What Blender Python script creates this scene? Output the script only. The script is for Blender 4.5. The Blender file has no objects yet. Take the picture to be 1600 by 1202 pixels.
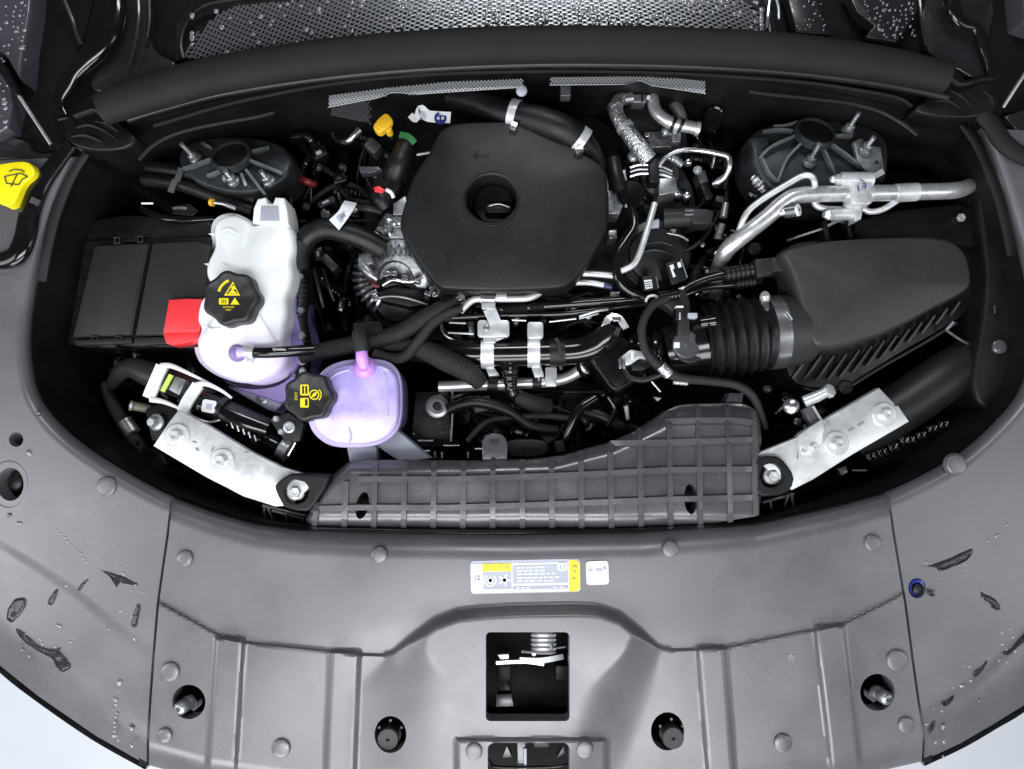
import bpy, bmesh, math, random
from mathutils import Vector, Matrix, noise
random.seed(7)
R = math.radians
SC = bpy.context.scene
COL = SC.collection
# ---------------------------------------------------------------- camera
TILT = R(5.0); F = 1155.0; H = 1.155 * math.cos(TILT); YC = -H * math.tan(TILT)
cam_d = bpy.data.cameras.new("camera"); cam = bpy.data.objects.new("camera", cam_d); COL.objects.link(cam)
cam.location = (0, YC, H); cam.rotation_euler = (TILT, 0, 0)
cam_d.sensor_width = 36.0; cam_d.lens = 36.0 * F / 1600.0; cam_d.clip_start = 0.02; cam_d.clip_end = 50
SC.camera = cam
# ---------------------------------------------------------------- world, lamps, exposure
W = bpy.data.worlds.new("World"); SC.world = W; W.use_nodes = True
W.node_tree.nodes["Background"].inputs[0].default_value = (0.88, 0.93, 1.0, 1)
W.node_tree.nodes["Background"].inputs[1].default_value = 0.05
def lamp(name, loc, aim, sx, sy, power, color=(1, 1, 1)):
    d = bpy.data.lights.new(name, 'AREA'); d.shape = 'RECTANGLE'; d.size = sx; d.size_y = sy; d.energy = power; d.color = color
    o = bpy.data.objects.new(name, d); COL.objects.link(o); o.location = loc
    o.rotation_euler = (Vector(aim) - Vector(loc)).to_track_quat('-Z', 'Y').to_euler()
lamp("lamp_front", (-0.35, -1.85, 1.0), (-.1, -0.25, 0), 2.2, 0.8, 58, (0.95, 0.97, 1.0))
lamp("added_lamp_top", (-0.05, -1.12, 2.0), (0, -0.45, 0), 1.7, 0.6, 48, (0.96, 0.97, 1.0))  # added area light, as sky ahead of the hood, for the cover's sheen
lamp("lamp_left", (-1.8, -0.45, 0.95), (-0.2, -0.1, 0), 0.6, 1.6, 20, (0.96, 0.98, 1.0))
lamp("lamp_right", (1.8, -0.45, 0.95), (0.2, -0.1, 0), 0.6, 1.6, 10, (0.96, 0.98, 1.0))
lamp("added_lamp_rear", (0.12, 1.45, 1.35), (0.1, 0.5, 0.05), 0.8, 0.24, 17.0, (0.94, 0.97, 1.0))  # added strip light with no known source, for highlights on the cowl mesh
vs = SC.view_settings
vs.view_transform = 'Standard'; vs.look = 'None'; vs.exposure = -0.18; vs.gamma = 1.0; vs.use_curve_mapping = False
SC.cycles.use_denoising = True
SC.cycles.max_bounces = 8

# ---------------------------------------------------------------- geometry helpers
_d = Vector((0, math.sin(TILT), -math.cos(TILT))); _u = Vector((0, math.cos(TILT), math.sin(TILT))); _C = Vector((0, YC, H))
def at(x, y, z=0.0):
    """the place at height z that is seen at photograph pixel x, y (used to measure the photograph)"""
    v = _d * F + _u * (601.0 - y); v.x += (x - 800.0)
    s = (H - z) / (-v.z)
    return _C + v * s
def px(z=0.0, y=601):  # metres that one photograph pixel covers at height z
    return (H - z) / math.cos(TILT) / F
WL = {}
def _link(o, parent, c):
    COL.objects.link(o)
    WL[o] = c
    o.location = c
    if parent is not None:
        o.parent = parent
        o.matrix_parent_inverse = Matrix.Translation(-WL[parent])
    return o
def thing(name, label, cat, x, y, z, group=None):
    o = bpy.data.objects.new(name, None); o.empty_display_size = 0.02
    _link(o, None, at(x, y, z)); tag(o, label, cat, group)
    return o
def tag(o, label=None, cat=None, group=None, kind=None):
    if label: o["label"] = label
    if cat: o["category"] = cat
    if group: o["group"] = group
    if kind: o["kind"] = kind
    return o
def mesh(name, vs_, fs, mat, parent=None, sharp=35, c=None):
    vs_ = [Vector(v) for v in vs_]
    if c is None:
        lo = Vector((min(v.x for v in vs_), min(v.y for v in vs_), min(v.z for v in vs_)))
        hi = Vector((max(v.x for v in vs_), max(v.y for v in vs_), max(v.z for v in vs_)))
        c = (lo + hi) / 2
    me = bpy.data.meshes.new(name)
    me.from_pydata([tuple(v - c) for v in vs_], [], fs)
    me.validate()
    if sharp:
        me.shade_smooth(); me.set_sharp_from_angle(angle=R(sharp))
    me.materials.append(mat)
    o = bpy.data.objects.new(name, me)
    return _link(o, parent, c)
def cr(p0, p1, p2, p3, t):
    return [0.5 * (2 * b + (c - a) * t + (2 * a - 5 * b + 4 * c - d) * t * t + (3 * b - a - 3 * c + d) * t ** 3) for a, b, c, d in zip(p0, p1, p2, p3)]
def spline(pts, n=6, closed=False):
    out = []; N = len(pts)
    for i in range(N if closed else N - 1):
        if closed:
            q = [pts[(i + k) % N] for k in (-1, 0, 1, 2)]
        else:
            q = [pts[max(0, i - 1)], pts[i], pts[i + 1], pts[min(N - 1, i + 2)]]
        for k in range(n):
            out.append(cr(*q, k / n))
    if not closed: out.append(list(pts[-1]))
    return out
def ipol(pts, t):
    """point at share t of a polyline's length"""
    L = [0]
    for a, b in zip(pts, pts[1:]): L.append(L[-1] + math.dist(a, b))
    d = t * L[-1]
    for i in range(len(pts) - 1):
        if d <= L[i + 1] or i == len(pts) - 2:
            k = (d - L[i]) / max(1e-9, L[i + 1] - L[i]); k = min(1, max(0, k))
            return [a + (b - a) * k for a, b in zip(pts[i], pts[i + 1])]
def sm(a, b, x):
    t = min(1.0, max(0.0, (x - a) / (b - a))); return t * t * (3 - 2 * t)
def lut(tab, x):
    if x <= tab[0][0]: return tab[0][1]
    for (a, va), (b, vb) in zip(tab, tab[1:]):
        if x <= b: return va + (vb - va) * (x - a) / (b - a)
    return tab[-1][1]
def inset(P, d):
    """move a closed outline inwards by d"""
    n = len(P); A = sum(P[i][0] * P[(i + 1) % n][1] - P[(i + 1) % n][0] * P[i][1] for i in range(n))
    s = 1 if A > 0 else -1; out = []
    for i in range(n):
        a, b, c = Vector(P[i - 1][:2]), Vector(P[i][:2]), Vector(P[(i + 1) % n][:2])
        e1, e2 = (b - a), (c - b)
        if e1.length < 1e-9: e1 = e2
        if e2.length < 1e-9: e2 = e1
        e1 = e1.normalized(); e2 = e2.normalized()
        n1, n2 = Vector((-e1.y, e1.x)) * s, Vector((-e2.y, e2.x)) * s
        m = n1 + n2; m = m / max(0.5, m.dot(m)) * 2 if m.length > 1e-6 else n1
        q = b + m * d * 0.5 * 1.0
        out.append((q.x, q.y))
    return out
def slab(name, pts, z1, z0, mat, parent=None, bev=3, smooth=0, dome=0.0, hole=None, draft=0.0, steps=4, rings=6, sharp=40, zf=None, tilt=None, hdeep=0.04):
    """a solid from an outline (photograph pixels at height z1): straight walls, rounded rim, top flat or crowned.
    tilt(x, y) -> added height lets the top lean."""
    if smooth: pts = [tuple(p) for p in spline(pts, smooth, True)]
    S = px(z1); P = [at(x, y, z1) for x, y in pts]; P = [(p.x, p.y) for p in P]; n = len(P)
    b = bev * S; V = []; Fc = []
    tl = (lambda q: tilt(q[0], q[1])) if tilt else (lambda q: 0.0)
    R_ = []
    R_.append([(q[0], q[1], z0) for q in inset(P, -draft * S)])
    for k in range(steps + 1):
        a = k / steps * math.pi / 2
        ring = inset(P, b * (1 - math.cos(a))) if bev else P
        R_.append([(q[0], q[1], z1 - b * (1 - math.sin(a)) + tl(q)) for q in ring])
        if not bev: break
    last = [q[:2] for q in R_[-1]]
    if dome or hole:
        if hole:
            hc = at(hole[0], hole[1], z1); hr = hole[2] * S
        else:
            hc = Vector((sum(q[0] for q in last) / n, sum(q[1] for q in last) / n, 0)); hr = 0.0
        for k in range(1, rings + 1):
            t = k / rings; ring = []
            for q in last:
                dv = Vector((q[0] - hc.x, q[1] - hc.y)); L = dv.length; dv = dv / max(L, 1e-9)
                rr = L + (hr - L) * t
                if k == rings and not hole: rr = L * 0.002
                ring.append((hc.x + dv.x * rr, hc.y + dv.y * rr, z1 + dome * (1 - (1 - t) ** 2) + tl(q)))
            R_.append(ring)
        if hole:
            R_.append([(hc.x + (q[0] - hc.x) * .95, hc.y + (q[1] - hc.y) * .95, q[2] - .004) for q in R_[-1]])
            R_.append([(q[0], q[1], q[2] - hdeep) for q in R_[-1]])
    for r in R_: V += r
    for k in range(len(R_) - 1):
        for i in range(n):
            j = (i + 1) % n
            Fc.append((k * n + i, k * n + j, (k + 1) * n + j, (k + 1) * n + i))
    Fc.append(tuple(range(n - 1, -1, -1)))
    if not hole: Fc.append(tuple((len(R_) - 1) * n + i for i in range(n)))
    A = sum(P[i][0] * P[(i + 1) % n][1] - P[(i + 1) % n][0] * P[i][1] for i in range(n))
    if A < 0: Fc = [tuple(reversed(f)) for f in Fc]
    return mesh(name, V, Fc, mat, parent, sharp)
def frames(P):
    T = []
    for i in range(len(P)):
        t = P[min(i + 1, len(P) - 1)] - P[max(i - 1, 0)]
        T.append(t.normalized() if t.length > 1e-9 else Vector((1, 0, 0)))
    up = Vector((0, 0, 1))
    if abs(T[0].dot(up)) > 0.95: up = Vector((0, 1, 0))
    N = (up - T[0] * up.dot(T[0])).normalized(); out = []
    for t in T:
        N = N - t * N.dot(t)
        N = N.normalized() if N.length > 1e-6 else t.orthogonal().normalized()
        out.append((t, N, t.cross(N)))
    return out
def tube(name, pts, r, mat, parent=None, seg=14, n=6, corr=None, flat=1.0, smooth=True, caps=True, sharp=40, world=False):
    """a round tube through pixel points (x, y, height); r in pixels, one or one per point; corr = (ridges, depth share)"""
    rs = r if isinstance(r, (list, tuple)) else [r] * len(pts)
    Q = [tuple(p) + (q,) for p, q in zip(pts, rs)]
    if smooth and len(Q) > 2: Q = spline(Q, n)
    if corr:
        m = max(len(Q), corr[0] * 6); Q3 = [ipol(Q, i / m) for i in range(m + 1)]; Q = Q3
    P = [Vector(q[:3]) if world else at(*q[:3]) for q in Q]
    Rr = [q[3] * (1.0 if world else px(q[2])) for q in Q]
    if corr:
        m = len(Q) - 1
        if corr[0] > 0: Rr = [a * (1 - corr[1] * (0.5 - 0.5 * math.cos(2 * math.pi * corr[0] * i / m))) for i, a in enumerate(Rr)]
    V = []; Fc = []
    for p, a, (t, N, B) in zip(P, Rr, frames(P)):
        for k in range(seg):
            g = 2 * math.pi * k / seg
            V.append(p + N * (math.cos(g) * a * flat) + B * (math.sin(g) * a))
    for i in range(len(P) - 1):
        for k in range(seg):
            k2 = (k + 1) % seg
            Fc.append((i * seg + k, i * seg + k2, (i + 1) * seg + k2, (i + 1) * seg + k))
    if caps:
        Fc.append(tuple(range(seg - 1, -1, -1))); Fc.append(tuple((len(P) - 1) * seg + k for k in range(seg)))
    return mesh(name, V, Fc, mat, parent, sharp)
def strap(name, pts, w, th, mat, parent=None, n=4, smooth=True, sharp=30):
    """a flat strip through (x, y, height), w wide and th thick in pixels"""
    ws = w if isinstance(w, (list, tuple)) else [w] * len(pts)
    Q = [tuple(p) + (q,) for p, q in zip(pts, ws)]
    if smooth and len(Q) > 2: Q = spline(Q, n)
    P = [at(*q[:3]) for q in Q]; V = []; Fc = []
    for q, p, (t, N, B) in zip(Q, P, frames(P)):
        a = q[3] * px(q[2]) / 2; h = th * px(q[2]) / 2
        for sx, sy in ((-1, -1), (1, -1), (1, 1), (-1, 1)): V.append(p + B * (a * sx) + N * (h * sy))
    for i in range(len(P) - 1):
        for k in range(4):
            k2 = (k + 1) % 4; Fc.append((i * 4 + k, i * 4 + k2, i * 4 + 4 + k2, i * 4 + 4 + k))
    m = len(P) * 4 - 4
    Fc.append((3, 2, 1, 0)); Fc.append((m, m + 1, m + 2, m + 3))
    return mesh(name, V, Fc, mat, parent, sharp)
def lathe(name, x, y, z, prof, mat, parent=None, axis=(0, 0, 1), seg=24, lobes=None, sharp=35, rot=0.0, world=None, caps=True):
    """a turned body: prof = [(radius px, height px)...] from the foot up, about an axis"""
    c = world if world is not None else at(x, y, z); S = px(c.z)
    A = Vector(axis).normalized(); X = A.orthogonal().normalized() if abs(A.z) < .999 else Vector((1, 0, 0)); Y = A.cross(X)
    V = []; Fc = []
    for (r, h) in prof:
        for k in range(seg):
            g = 2 * math.pi * k / seg + rot
            rr = r * S
            if lobes: rr *= 1 + lobes[1] * math.cos(lobes[0] * g)
            V.append(c + X * (rr * math.cos(g)) + Y * (rr * math.sin(g)) + A * (h * S))
    for i in range(len(prof) - 1):
        for k in range(seg):
            k2 = (k + 1) % seg; Fc.append((i * seg + k, i * seg + k2, (i + 1) * seg + k2, (i + 1) * seg + k))
    if caps: Fc.append(tuple(range(seg - 1, -1, -1))); Fc.append(tuple((len(prof) - 1) * seg + k for k in range(seg)))
    return mesh(name, V, Fc, mat, parent, sharp)
def flat(name, pts, z, mat, parent=None, th=0.0005):
    return slab(name, pts, z, z - th, mat, parent, bev=0, sharp=30)
def circ(x, y, r, n=20, ry=None, a0=0, a1=360):
    ry = ry or r
    return [(x + r * math.cos(R(a0 + (a1 - a0) * k / n)), y + ry * math.sin(R(a0 + (a1 - a0) * k / n))) for k in range(n + (a1 - a0 < 360))]
def arcband(x, y, r0, r1, a0, a1, n=12):
    a = [(x + r1 * math.cos(R(a0 + (a1 - a0) * k / n)), y + r1 * math.sin(R(a0 + (a1 - a0) * k / n))) for k in range(n + 1)]
    b = [(x + r0 * math.cos(R(a0 + (a1 - a0) * k / n)), y + r0 * math.sin(R(a0 + (a1 - a0) * k / n))) for k in range(n, -1, -1)]
    return a + b
def rrect(x0, y0, x1, y1, r=5, n=4, ang=0):
    o = []
    for cx, cy, a in ((x1 - r, y1 - r, 0), (x0 + r, y1 - r, 90), (x0 + r, y0 + r, 180), (x1 - r, y0 + r, 270)):
        for k in range(n + 1): o.append((cx + r * math.cos(R(a + 90 * k / n)), cy + r * math.sin(R(a + 90 * k / n))))
    if ang: o = rotp(o, (x0 + x1) / 2, (y0 + y1) / 2, ang)
    return o
def rotp(P, cx, cy, a):
    c, s = math.cos(R(a)), math.sin(R(a))
    return [(cx + (x - cx) * c - (y - cy) * s, cy + (x - cx) * s + (y - cy) * c) for x, y in P]
def text(name, s, x, y, z, size, mat, parent, ang=0, th=0.0004):
    cu = bpy.data.curves.new("lettering_curve", 'FONT'); cu.body = s; cu.size = size * px(z); cu.extrude = th; cu.align_x = 'CENTER'; cu.align_y = 'CENTER'
    t = bpy.data.objects.new("lettering_source", cu); COL.objects.link(t)
    dg = bpy.context.evaluated_depsgraph_get()
    me = bpy.data.meshes.new_from_object(t.evaluated_get(dg))
    bpy.data.objects.remove(t); bpy.data.curves.remove(cu)
    c = at(x, y, z); M = Matrix.Translation(c) @ Matrix.Rotation(R(ang), 4, 'Z'); me.transform(Matrix.Translation(-c) @ M)
    me.materials.clear(); me.materials.append(mat); me.name = name
    return _link(bpy.data.objects.new(name, me), parent, c)
def bolt(x, y, z, r, mat, parent, axis=(0, 0, 1), washer=None, h=0.8, name="bolt"):
    o = lathe(name, x, y, z, [(r, 0), (r, r * h * .8), (r * .85, r * h), (r * .5, r * h), (r * .45, r * h * .8)], mat, parent, axis, seg=6 if r < 20 else 12, sharp=25)
    if washer: lathe("washer", x, y, z, [(washer, -1.5), (washer, 1), (washer * .93, 2.2), (r * 1.05, 2.4)], mat, o, axis, seg=28)
    return o
def collar(name, a, b, r, mat, parent, w=1.0, lip=0.0, seg=20):
    """a ring round a pipe from a to b (pixel points with height)"""
    return tube(name, [a, b], r, mat, parent, seg=seg, smooth=False)

# ---------------------------------------------------------------- materials
MATS = {}
def mat(name, color, rough=0.5, metal=0.0, spec=0.5, bump=None, var=None, sss=0.0, trans=0.0, coat=0.0, ior=1.5, rvar=0.0, dust=0.0):
    m = bpy.data.materials.new(name); m.use_nodes = True; MATS[name] = m
    nt = m.node_tree; b = nt.nodes["Principled BSDF"]
    b.inputs["Base Color"].default_value = (*color, 1); b.inputs["Roughness"].default_value = rough; b.inputs["Metallic"].default_value = metal
    b.inputs["Specular IOR Level"].default_value = spec; b.inputs["IOR"].default_value = ior
    if sss:
        b.inputs["Subsurface Weight"].default_value = sss; b.inputs["Subsurface Radius"].default_value = (.03, .03, .03); b.inputs["Subsurface Scale"].default_value = 1.0
    if trans: b.inputs["Transmission Weight"].default_value = trans
    if coat: b.inputs["Coat Weight"].default_value = coat; b.inputs["Coat Roughness"].default_value = .08
    tc = nt.nodes.new("ShaderNodeNewGeometry")
    if bump:
        nz = nt.nodes.new("ShaderNodeTexNoise"); nz.inputs["Scale"].default_value = bump[0]; nz.inputs["Detail"].default_value = 3
        bp = nt.nodes.new("ShaderNodeBump"); bp.inputs["Strength"].default_value = bump[1]; bp.inputs["Distance"].default_value = bump[2] if len(bump) > 2 else .0008
        nt.links.new(tc.outputs["Position"], nz.inputs["Vector"]); nt.links.new(nz.outputs["Fac"], bp.inputs["Height"]); nt.links.new(bp.outputs["Normal"], b.inputs["Normal"])
    if var or rvar:
        n2 = nt.nodes.new("ShaderNodeTexNoise"); n2.inputs["Scale"].default_value = var[0] if var else 12; n2.inputs["Detail"].default_value = 6; n2.inputs["Roughness"].default_value = .65
        nt.links.new(tc.outputs["Position"], n2.inputs["Vector"])
        if var:
            rp = nt.nodes.new("ShaderNodeMapRange"); rp.inputs["From Min"].default_value = .3; rp.inputs["From Max"].default_value = .7
            rp.inputs["To Min"].default_value = 1 - var[1]; rp.inputs["To Max"].default_value = 1 + var[1]
            mx = nt.nodes.new("ShaderNodeVectorMath"); mx.operation = 'SCALE'; mx.inputs[0].default_value = color
            nt.links.new(n2.outputs["Fac"], rp.inputs["Value"]); nt.links.new(rp.outputs["Result"], mx.inputs["Scale"]); nt.links.new(mx.outputs["Vector"], b.inputs["Base Color"])
        if rvar:
            r2 = nt.nodes.new("ShaderNodeMapRange"); r2.inputs["From Min"].default_value = .3; r2.inputs["From Max"].default_value = .7
            r2.inputs["To Min"].default_value = rough - rvar; r2.inputs["To Max"].default_value = rough + rvar
            nt.links.new(n2.outputs["Fac"], r2.inputs["Value"]); nt.links.new(r2.outputs["Result"], b.inputs["Roughness"])
    if dust:
        # settled dust specks and wipe marks: a thin paler film in patches
        n3 = nt.nodes.new("ShaderNodeTexNoise"); n3.inputs["Scale"].default_value = 260; n3.inputs["Detail"].default_value = 2
        n4 = nt.nodes.new("ShaderNodeTexNoise"); n4.inputs["Scale"].default_value = 5; n4.inputs["Detail"].default_value = 5
        mp = nt.nodes.new("ShaderNodeMapping"); mp.inputs["Scale"].default_value = (1, 2.2, 1); mp.inputs["Rotation"].default_value = (0, 0, .5)
        nt.links.new(tc.outputs["Position"], n3.inputs["Vector"]); nt.links.new(tc.outputs["Position"], mp.inputs["Vector"]); nt.links.new(mp.outputs["Vector"], n4.inputs["Vector"])
        r3 = nt.nodes.new("ShaderNodeMapRange"); r3.inputs["From Min"].default_value = .62; r3.inputs["From Max"].default_value = .74
        r4 = nt.nodes.new("ShaderNodeMapRange"); r4.inputs["From Min"].default_value = .48; r4.inputs["From Max"].default_value = .72; r4.inputs["To Max"].default_value = .35
        nt.links.new(n3.outputs["Fac"], r3.inputs["Value"]); nt.links.new(n4.outputs["Fac"], r4.inputs["Value"])
        mm = nt.nodes.new("ShaderNodeMath"); mm.operation = 'MAXIMUM'; nt.links.new(r3.outputs["Result"], mm.inputs[0]); nt.links.new(r4.outputs["Result"], mm.inputs[1])
        m2 = nt.nodes.new("ShaderNodeMath"); m2.operation = 'MULTIPLY'; m2.inputs[1].default_value = dust; nt.links.new(mm.outputs["Value"], m2.inputs[0])
        mix = nt.nodes.new("ShaderNodeMix"); mix.data_type = 'RGBA'; mix.inputs["B"].default_value = (.42, .42, .42, 1); mix.inputs["A"].default_value = (*color, 1)
        lk = b.inputs["Base Color"].links
        src = lk[0].from_socket if lk else None
        if src: nt.links.new(src, mix.inputs[6])
        mix.inputs[7].default_value = (.42, .42, .43, 1)
        nt.links.new(m2.outputs["Value"], mix.inputs[0]); nt.links.new(mix.outputs[2], b.inputs["Base Color"])
    return m
SHROUD = mat("grey_grained_plastic", (.092, .092, .1), .36, spec=.85, bump=(420, .1), var=(9, .10), rvar=.08, dust=.10)
DUCT = mat("grey_duct_plastic", (.06, .061, .066), .28, spec=.8, bump=(300, .15), var=(14, .12), rvar=.07, dust=.08)
COVER = mat("black_cover_plastic", (.0072, .0078, .0078), .46, spec=.3, bump=(500, .3), var=(10, .2), rvar=.07, dust=.03)
LID = mat("airbox_plastic", (.026, .0275, .0275), .44, spec=.34, bump=(500, .3), var=(10, .15), rvar=.07, dust=.04)
BLACK = mat("black_plastic", (.006, .006, .0065), .4, spec=.4, var=(30, .3), rvar=.1)
FUSE = mat("fuse_box_plastic", (.018, .0188, .0192), .46, spec=.34, bump=(400, .15), var=(20, .15))
RUB = mat("black_rubber", (.0052, .0052, .0056), .45, spec=.32, bump=(250, .1), var=(25, .3), rvar=.12)
GLOSS = mat("glossy_black", (.005, .005, .0055), .16, var=(20, .3), rvar=.08)
FOAM = mat("seal_foam_rubber", (.0105, .0115, .011), .7, spec=.25, bump=(700, .35), var=(14, .18))
DARK = mat("bay_black", (.002, .002, .0022), .7, spec=.2, var=(12, .4))
LINER = mat("liner_black", (.0045, .0045, .0045), .5, spec=.3, bump=(60, .2, .002), var=(9, .3), rvar=.12)
BODY = mat("dark_body_paint", (.014, .014, .016), .3, var=(8, .2), coat=.4)
FENDER = mat("grey_fender_paint", (.05, .05, .062), .35, var=(8, .15), coat=.5)
ALU = mat("bare_aluminium", (.62, .63, .64), .38, metal=.5, bump=(160, .12), var=(26, .16), rvar=.14)
PIPE = mat("aluminium_pipe", (.66, .67, .68), .33, metal=.75, bump=(140, .08), var=(60, .12), rvar=.1)
CAST = mat("cast_aluminium", (.32, .33, .34), .38, metal=.85, bump=(220, .5), var=(50, .35), rvar=.15)
CASTD = mat("dull_cast_metal", (.034, .038, .042), .46, metal=.5, bump=(150, .4), var=(30, .35), rvar=.1)
CHROME = mat("bright_steel", (.66, .67, .69), .24, metal=.95, var=(30, .1), rvar=.03)
ZINC = mat("zinc_bolt", (.62, .64, .65), .34, metal=.6, bump=(200, .1), var=(70, .12))
STEEL = mat("grey_steel", (.3, .31, .32), .38, metal=.8, bump=(160, .2), var=(40, .25), rvar=.1)
WHITE = mat("white_translucent_tank", (.80, .83, .84), .32, sss=.35, bump=(60, .05, .002), var=(18, .03))
LAV = mat("lavender_tank", (.50, .42, .84), .25, sss=.3, bump=(50, .12, .002), var=(17, .3), coat=.8)
LAVR = mat("lavender_rim", (.5, .43, .78), .35, sss=.3)
PURP = mat("coolant_purple", (.22, .16, .38), .35, sss=.3, var=(16, .12))
MAG = mat("magenta_nipple", (.55, .27, .8), .3, sss=.2)
MILK = mat("milky_plastic", (.34, .36, .43), .4, sss=.2, var=(30, .1))
WPL = mat("white_plastic", (.72, .74, .73), .4)
PAPER = mat("white_label", (.66, .68, .7), .5)
LGREY = mat("label_grey", (.36, .38, .45), .5)
DGREY = mat("print_grey", (.2, .21, .25), .5)
YEL = mat("yellow_print", (.72, .6, .02), .45)
YELP = mat("yellow_plastic", (.86, .74, .01), .35, var=(30, .06))
YELD = mat("amber_plastic", (.72, .43, .02), .35, var=(40, .1))
RED = mat("red_plastic", (.72, .035, .045), .4, bump=(300, .1), var=(20, .06))
REDD = mat("dark_red_plastic", (.16, .012, .018), .4)
GREEN = mat("green_clip_plastic", (.03, .16, .05), .4)
BLUE = mat("blue_print", (.01, .02, .16), .4)
BLK = mat("black_print", (.006, .006, .006), .5)
BRAID = mat("braided_sleeve", (.007, .007, .0075), .5, bump=(900, .8, .002), var=(300, .5))
FOIL = mat("foil_sleeve", (.5, .51, .52), .3, metal=.85, bump=(170, 1.0, .004), var=(80, .35), rvar=.12)
SNOW = mat("pale_floor", (.58, .61, .66), .7, bump=(20, .1), var=(5, .03))
PUDDLE = mat("standing_water", (.26, .26, .28), .02, trans=1.0, ior=1.33)
WATER = mat("water_bead", (.16, .16, .175), .12, spec=1.0, coat=.8)
MESHM = mat("mesh_black", (.16, .165, .175), .3, metal=.6)
MESHS = mat("mesh_steel", (.5, .52, .54), .35, metal=.6)
LIME = mat("lime_seal", (.5, .62, .12), .4)
BLUEW = mat("blue_clip", (.02, .026, .2), .35)

FRESH = mat("dark_duct_plastic", (.012, .0125, .0125), .45, spec=.4, var=(12, .2), rvar=.06)
def tint(m, c2, a, b, axis, strength, nscale=30):
    """the liquid inside a translucent tank: its colour shows through the wall below the fill line"""
    nt = m.node_tree; bs = nt.nodes["Principled BSDF"]; src = bs.inputs["Base Color"].links[0].from_socket
    g_ = nt.nodes.new("ShaderNodeNewGeometry"); sp_ = nt.nodes.new("ShaderNodeSeparateXYZ"); nt.links.new(g_.outputs["Position"], sp_.inputs[0])
    nz = nt.nodes.new("ShaderNodeTexNoise"); nz.inputs["Scale"].default_value = nscale; nz.inputs["Detail"].default_value = 3; nt.links.new(g_.outputs["Position"], nz.inputs["Vector"])
    ad = nt.nodes.new("ShaderNodeMath"); ad.operation = 'MULTIPLY_ADD'; ad.inputs[1].default_value = .05; nt.links.new(nz.outputs["Fac"], ad.inputs[0]); nt.links.new(sp_.outputs[axis], ad.inputs[2])
    mr = nt.nodes.new("ShaderNodeMapRange"); mr.interpolation_type = 'SMOOTHSTEP'; mr.inputs["From Min"].default_value = a + .025; mr.inputs["From Max"].default_value = b + .025; mr.inputs["To Max"].default_value = strength
    nt.links.new(ad.outputs[0], mr.inputs["Value"])
    mx = nt.nodes.new("ShaderNodeMix"); mx.data_type = 'RGBA'; nt.links.new(mr.outputs["Result"], mx.inputs[0]); nt.links.new(src, mx.inputs[6]); mx.inputs[7].default_value = (*c2, 1); nt.links.new(mx.outputs[2], bs.inputs["Base Color"])
tint(WHITE, (.62, .50, .84), at(400, 490, -.05).y, at(400, 590, -.05).y, 1, .7)
tint(LAV, (.70, .62, .92), at(500, 640, -.04).y, at(500, 662, -.04).y, 1, .55, 12)
# ================================================================ SETTING
g = 6.0
tag(mesh("ground", [(-g, -g, -.75), (g, -g, -.75), (g, g, -.75), (-g, g, -.75)], [(0, 1, 2, 3)], SNOW, sharp=0), kind="structure")
FRONT = [(-170, 780), (-140, 880), (-80, 960), (0, 1040), (60, 1088), (150, 1150), (232, 1196), (330, 1222), (500, 1245), (800, 1258), (1100, 1247), (1300, 1222), (1440, 1190), (1500, 1162), (1550, 1133), (1600, 1102), (1660, 1045), (1740, 940), (1780, 800)]
bf = [at(x, y - 12, 0) for x, y in FRONT]
bf = [(p.x, p.y, -.52) for p in bf] + [(1.25, 1.2, -.52), (-1.25, 1.2, -.52)]
tag(mesh("bay_floor", bf, [tuple(range(len(bf)))], DARK, sharp=0), kind="structure")
IN_L = [(268, 773), (215, 745), (150, 705), (100, 665), (65, 620), (52, 570), (50, 520), (57, 460), (70, 400), (85, 350), (103, 300), (128, 245)]
IN_C = [(270, 771), (330, 793), (400, 813), (475, 823), (600, 827), (800, 829), (1000, 826), (1180, 813), (1240, 800), (1310, 785), (1386, 764)]
IN_R = [(1388, 765), (1440, 740), (1500, 705), (1555, 655), (1590, 610), (1605, 560), (1605, 480), (1590, 400), (1570, 330), (1548, 260), (1525, 200)]
wl = spline(list(reversed(IN_L)), 4) + spline(IN_C, 4) + spline(IN_R, 4)
V = []; Fc = []
for (x, y) in wl:
    p = at(x, y, -.02); q = Vector((p.x * .985, p.y * .985 + .002, 0)); V += [(p.x, p.y, -.02), (q.x, q.y, -.12), (q.x * .97, q.y * .97, -.52)]
for i in range(len(wl) - 1):
    for k in range(2): Fc.append((i * 3 + k, i * 3 + k + 1, i * 3 + 4 + k, i * 3 + 3 + k))
tag(mesh("bay_wall", V, Fc, LINER, sharp=60), kind="structure")

# ---------------------------------------------------------------- front cover panels (three separate mouldings)
def coons(T, B, L, Rr, nu, nv):
    Ts = [ipol(T, i / nu) for i in range(nu + 1)]; Bs = [ipol(B, i / nu) for i in range(nu + 1)]
    Ls = [ipol(L, j / nv) for j in range(nv + 1)]; Rs = [ipol(Rr, j / nv) for j in range(nv + 1)]
    G = []
    for j in range(nv + 1):
        v = j / nv; row = []
        for i in range(nu + 1):
            u = i / nu; p = []
            for c in (0, 1):
                p.append((1 - v) * Ts[i][c] + v * Bs[i][c] + (1 - u) * Ls[j][c] + u * Rs[j][c]
                         - ((1 - u) * (1 - v) * T[0][c] + u * (1 - v) * T[-1][c] + (1 - u) * v * B[0][c] + u * v * B[-1][c]))
            row.append(p)
        G.append(row)
    return G
def in_poly(x, y, P):
    c = False; j = len(P) - 1
    for i in range(len(P)):
        if (P[i][1] > y) != (P[j][1] > y) and x < (P[j][0] - P[i][0]) * (y - P[i][1]) / (P[j][1] - P[i][1]) + P[i][0]: c = not c
        j = i
    return c
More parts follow.
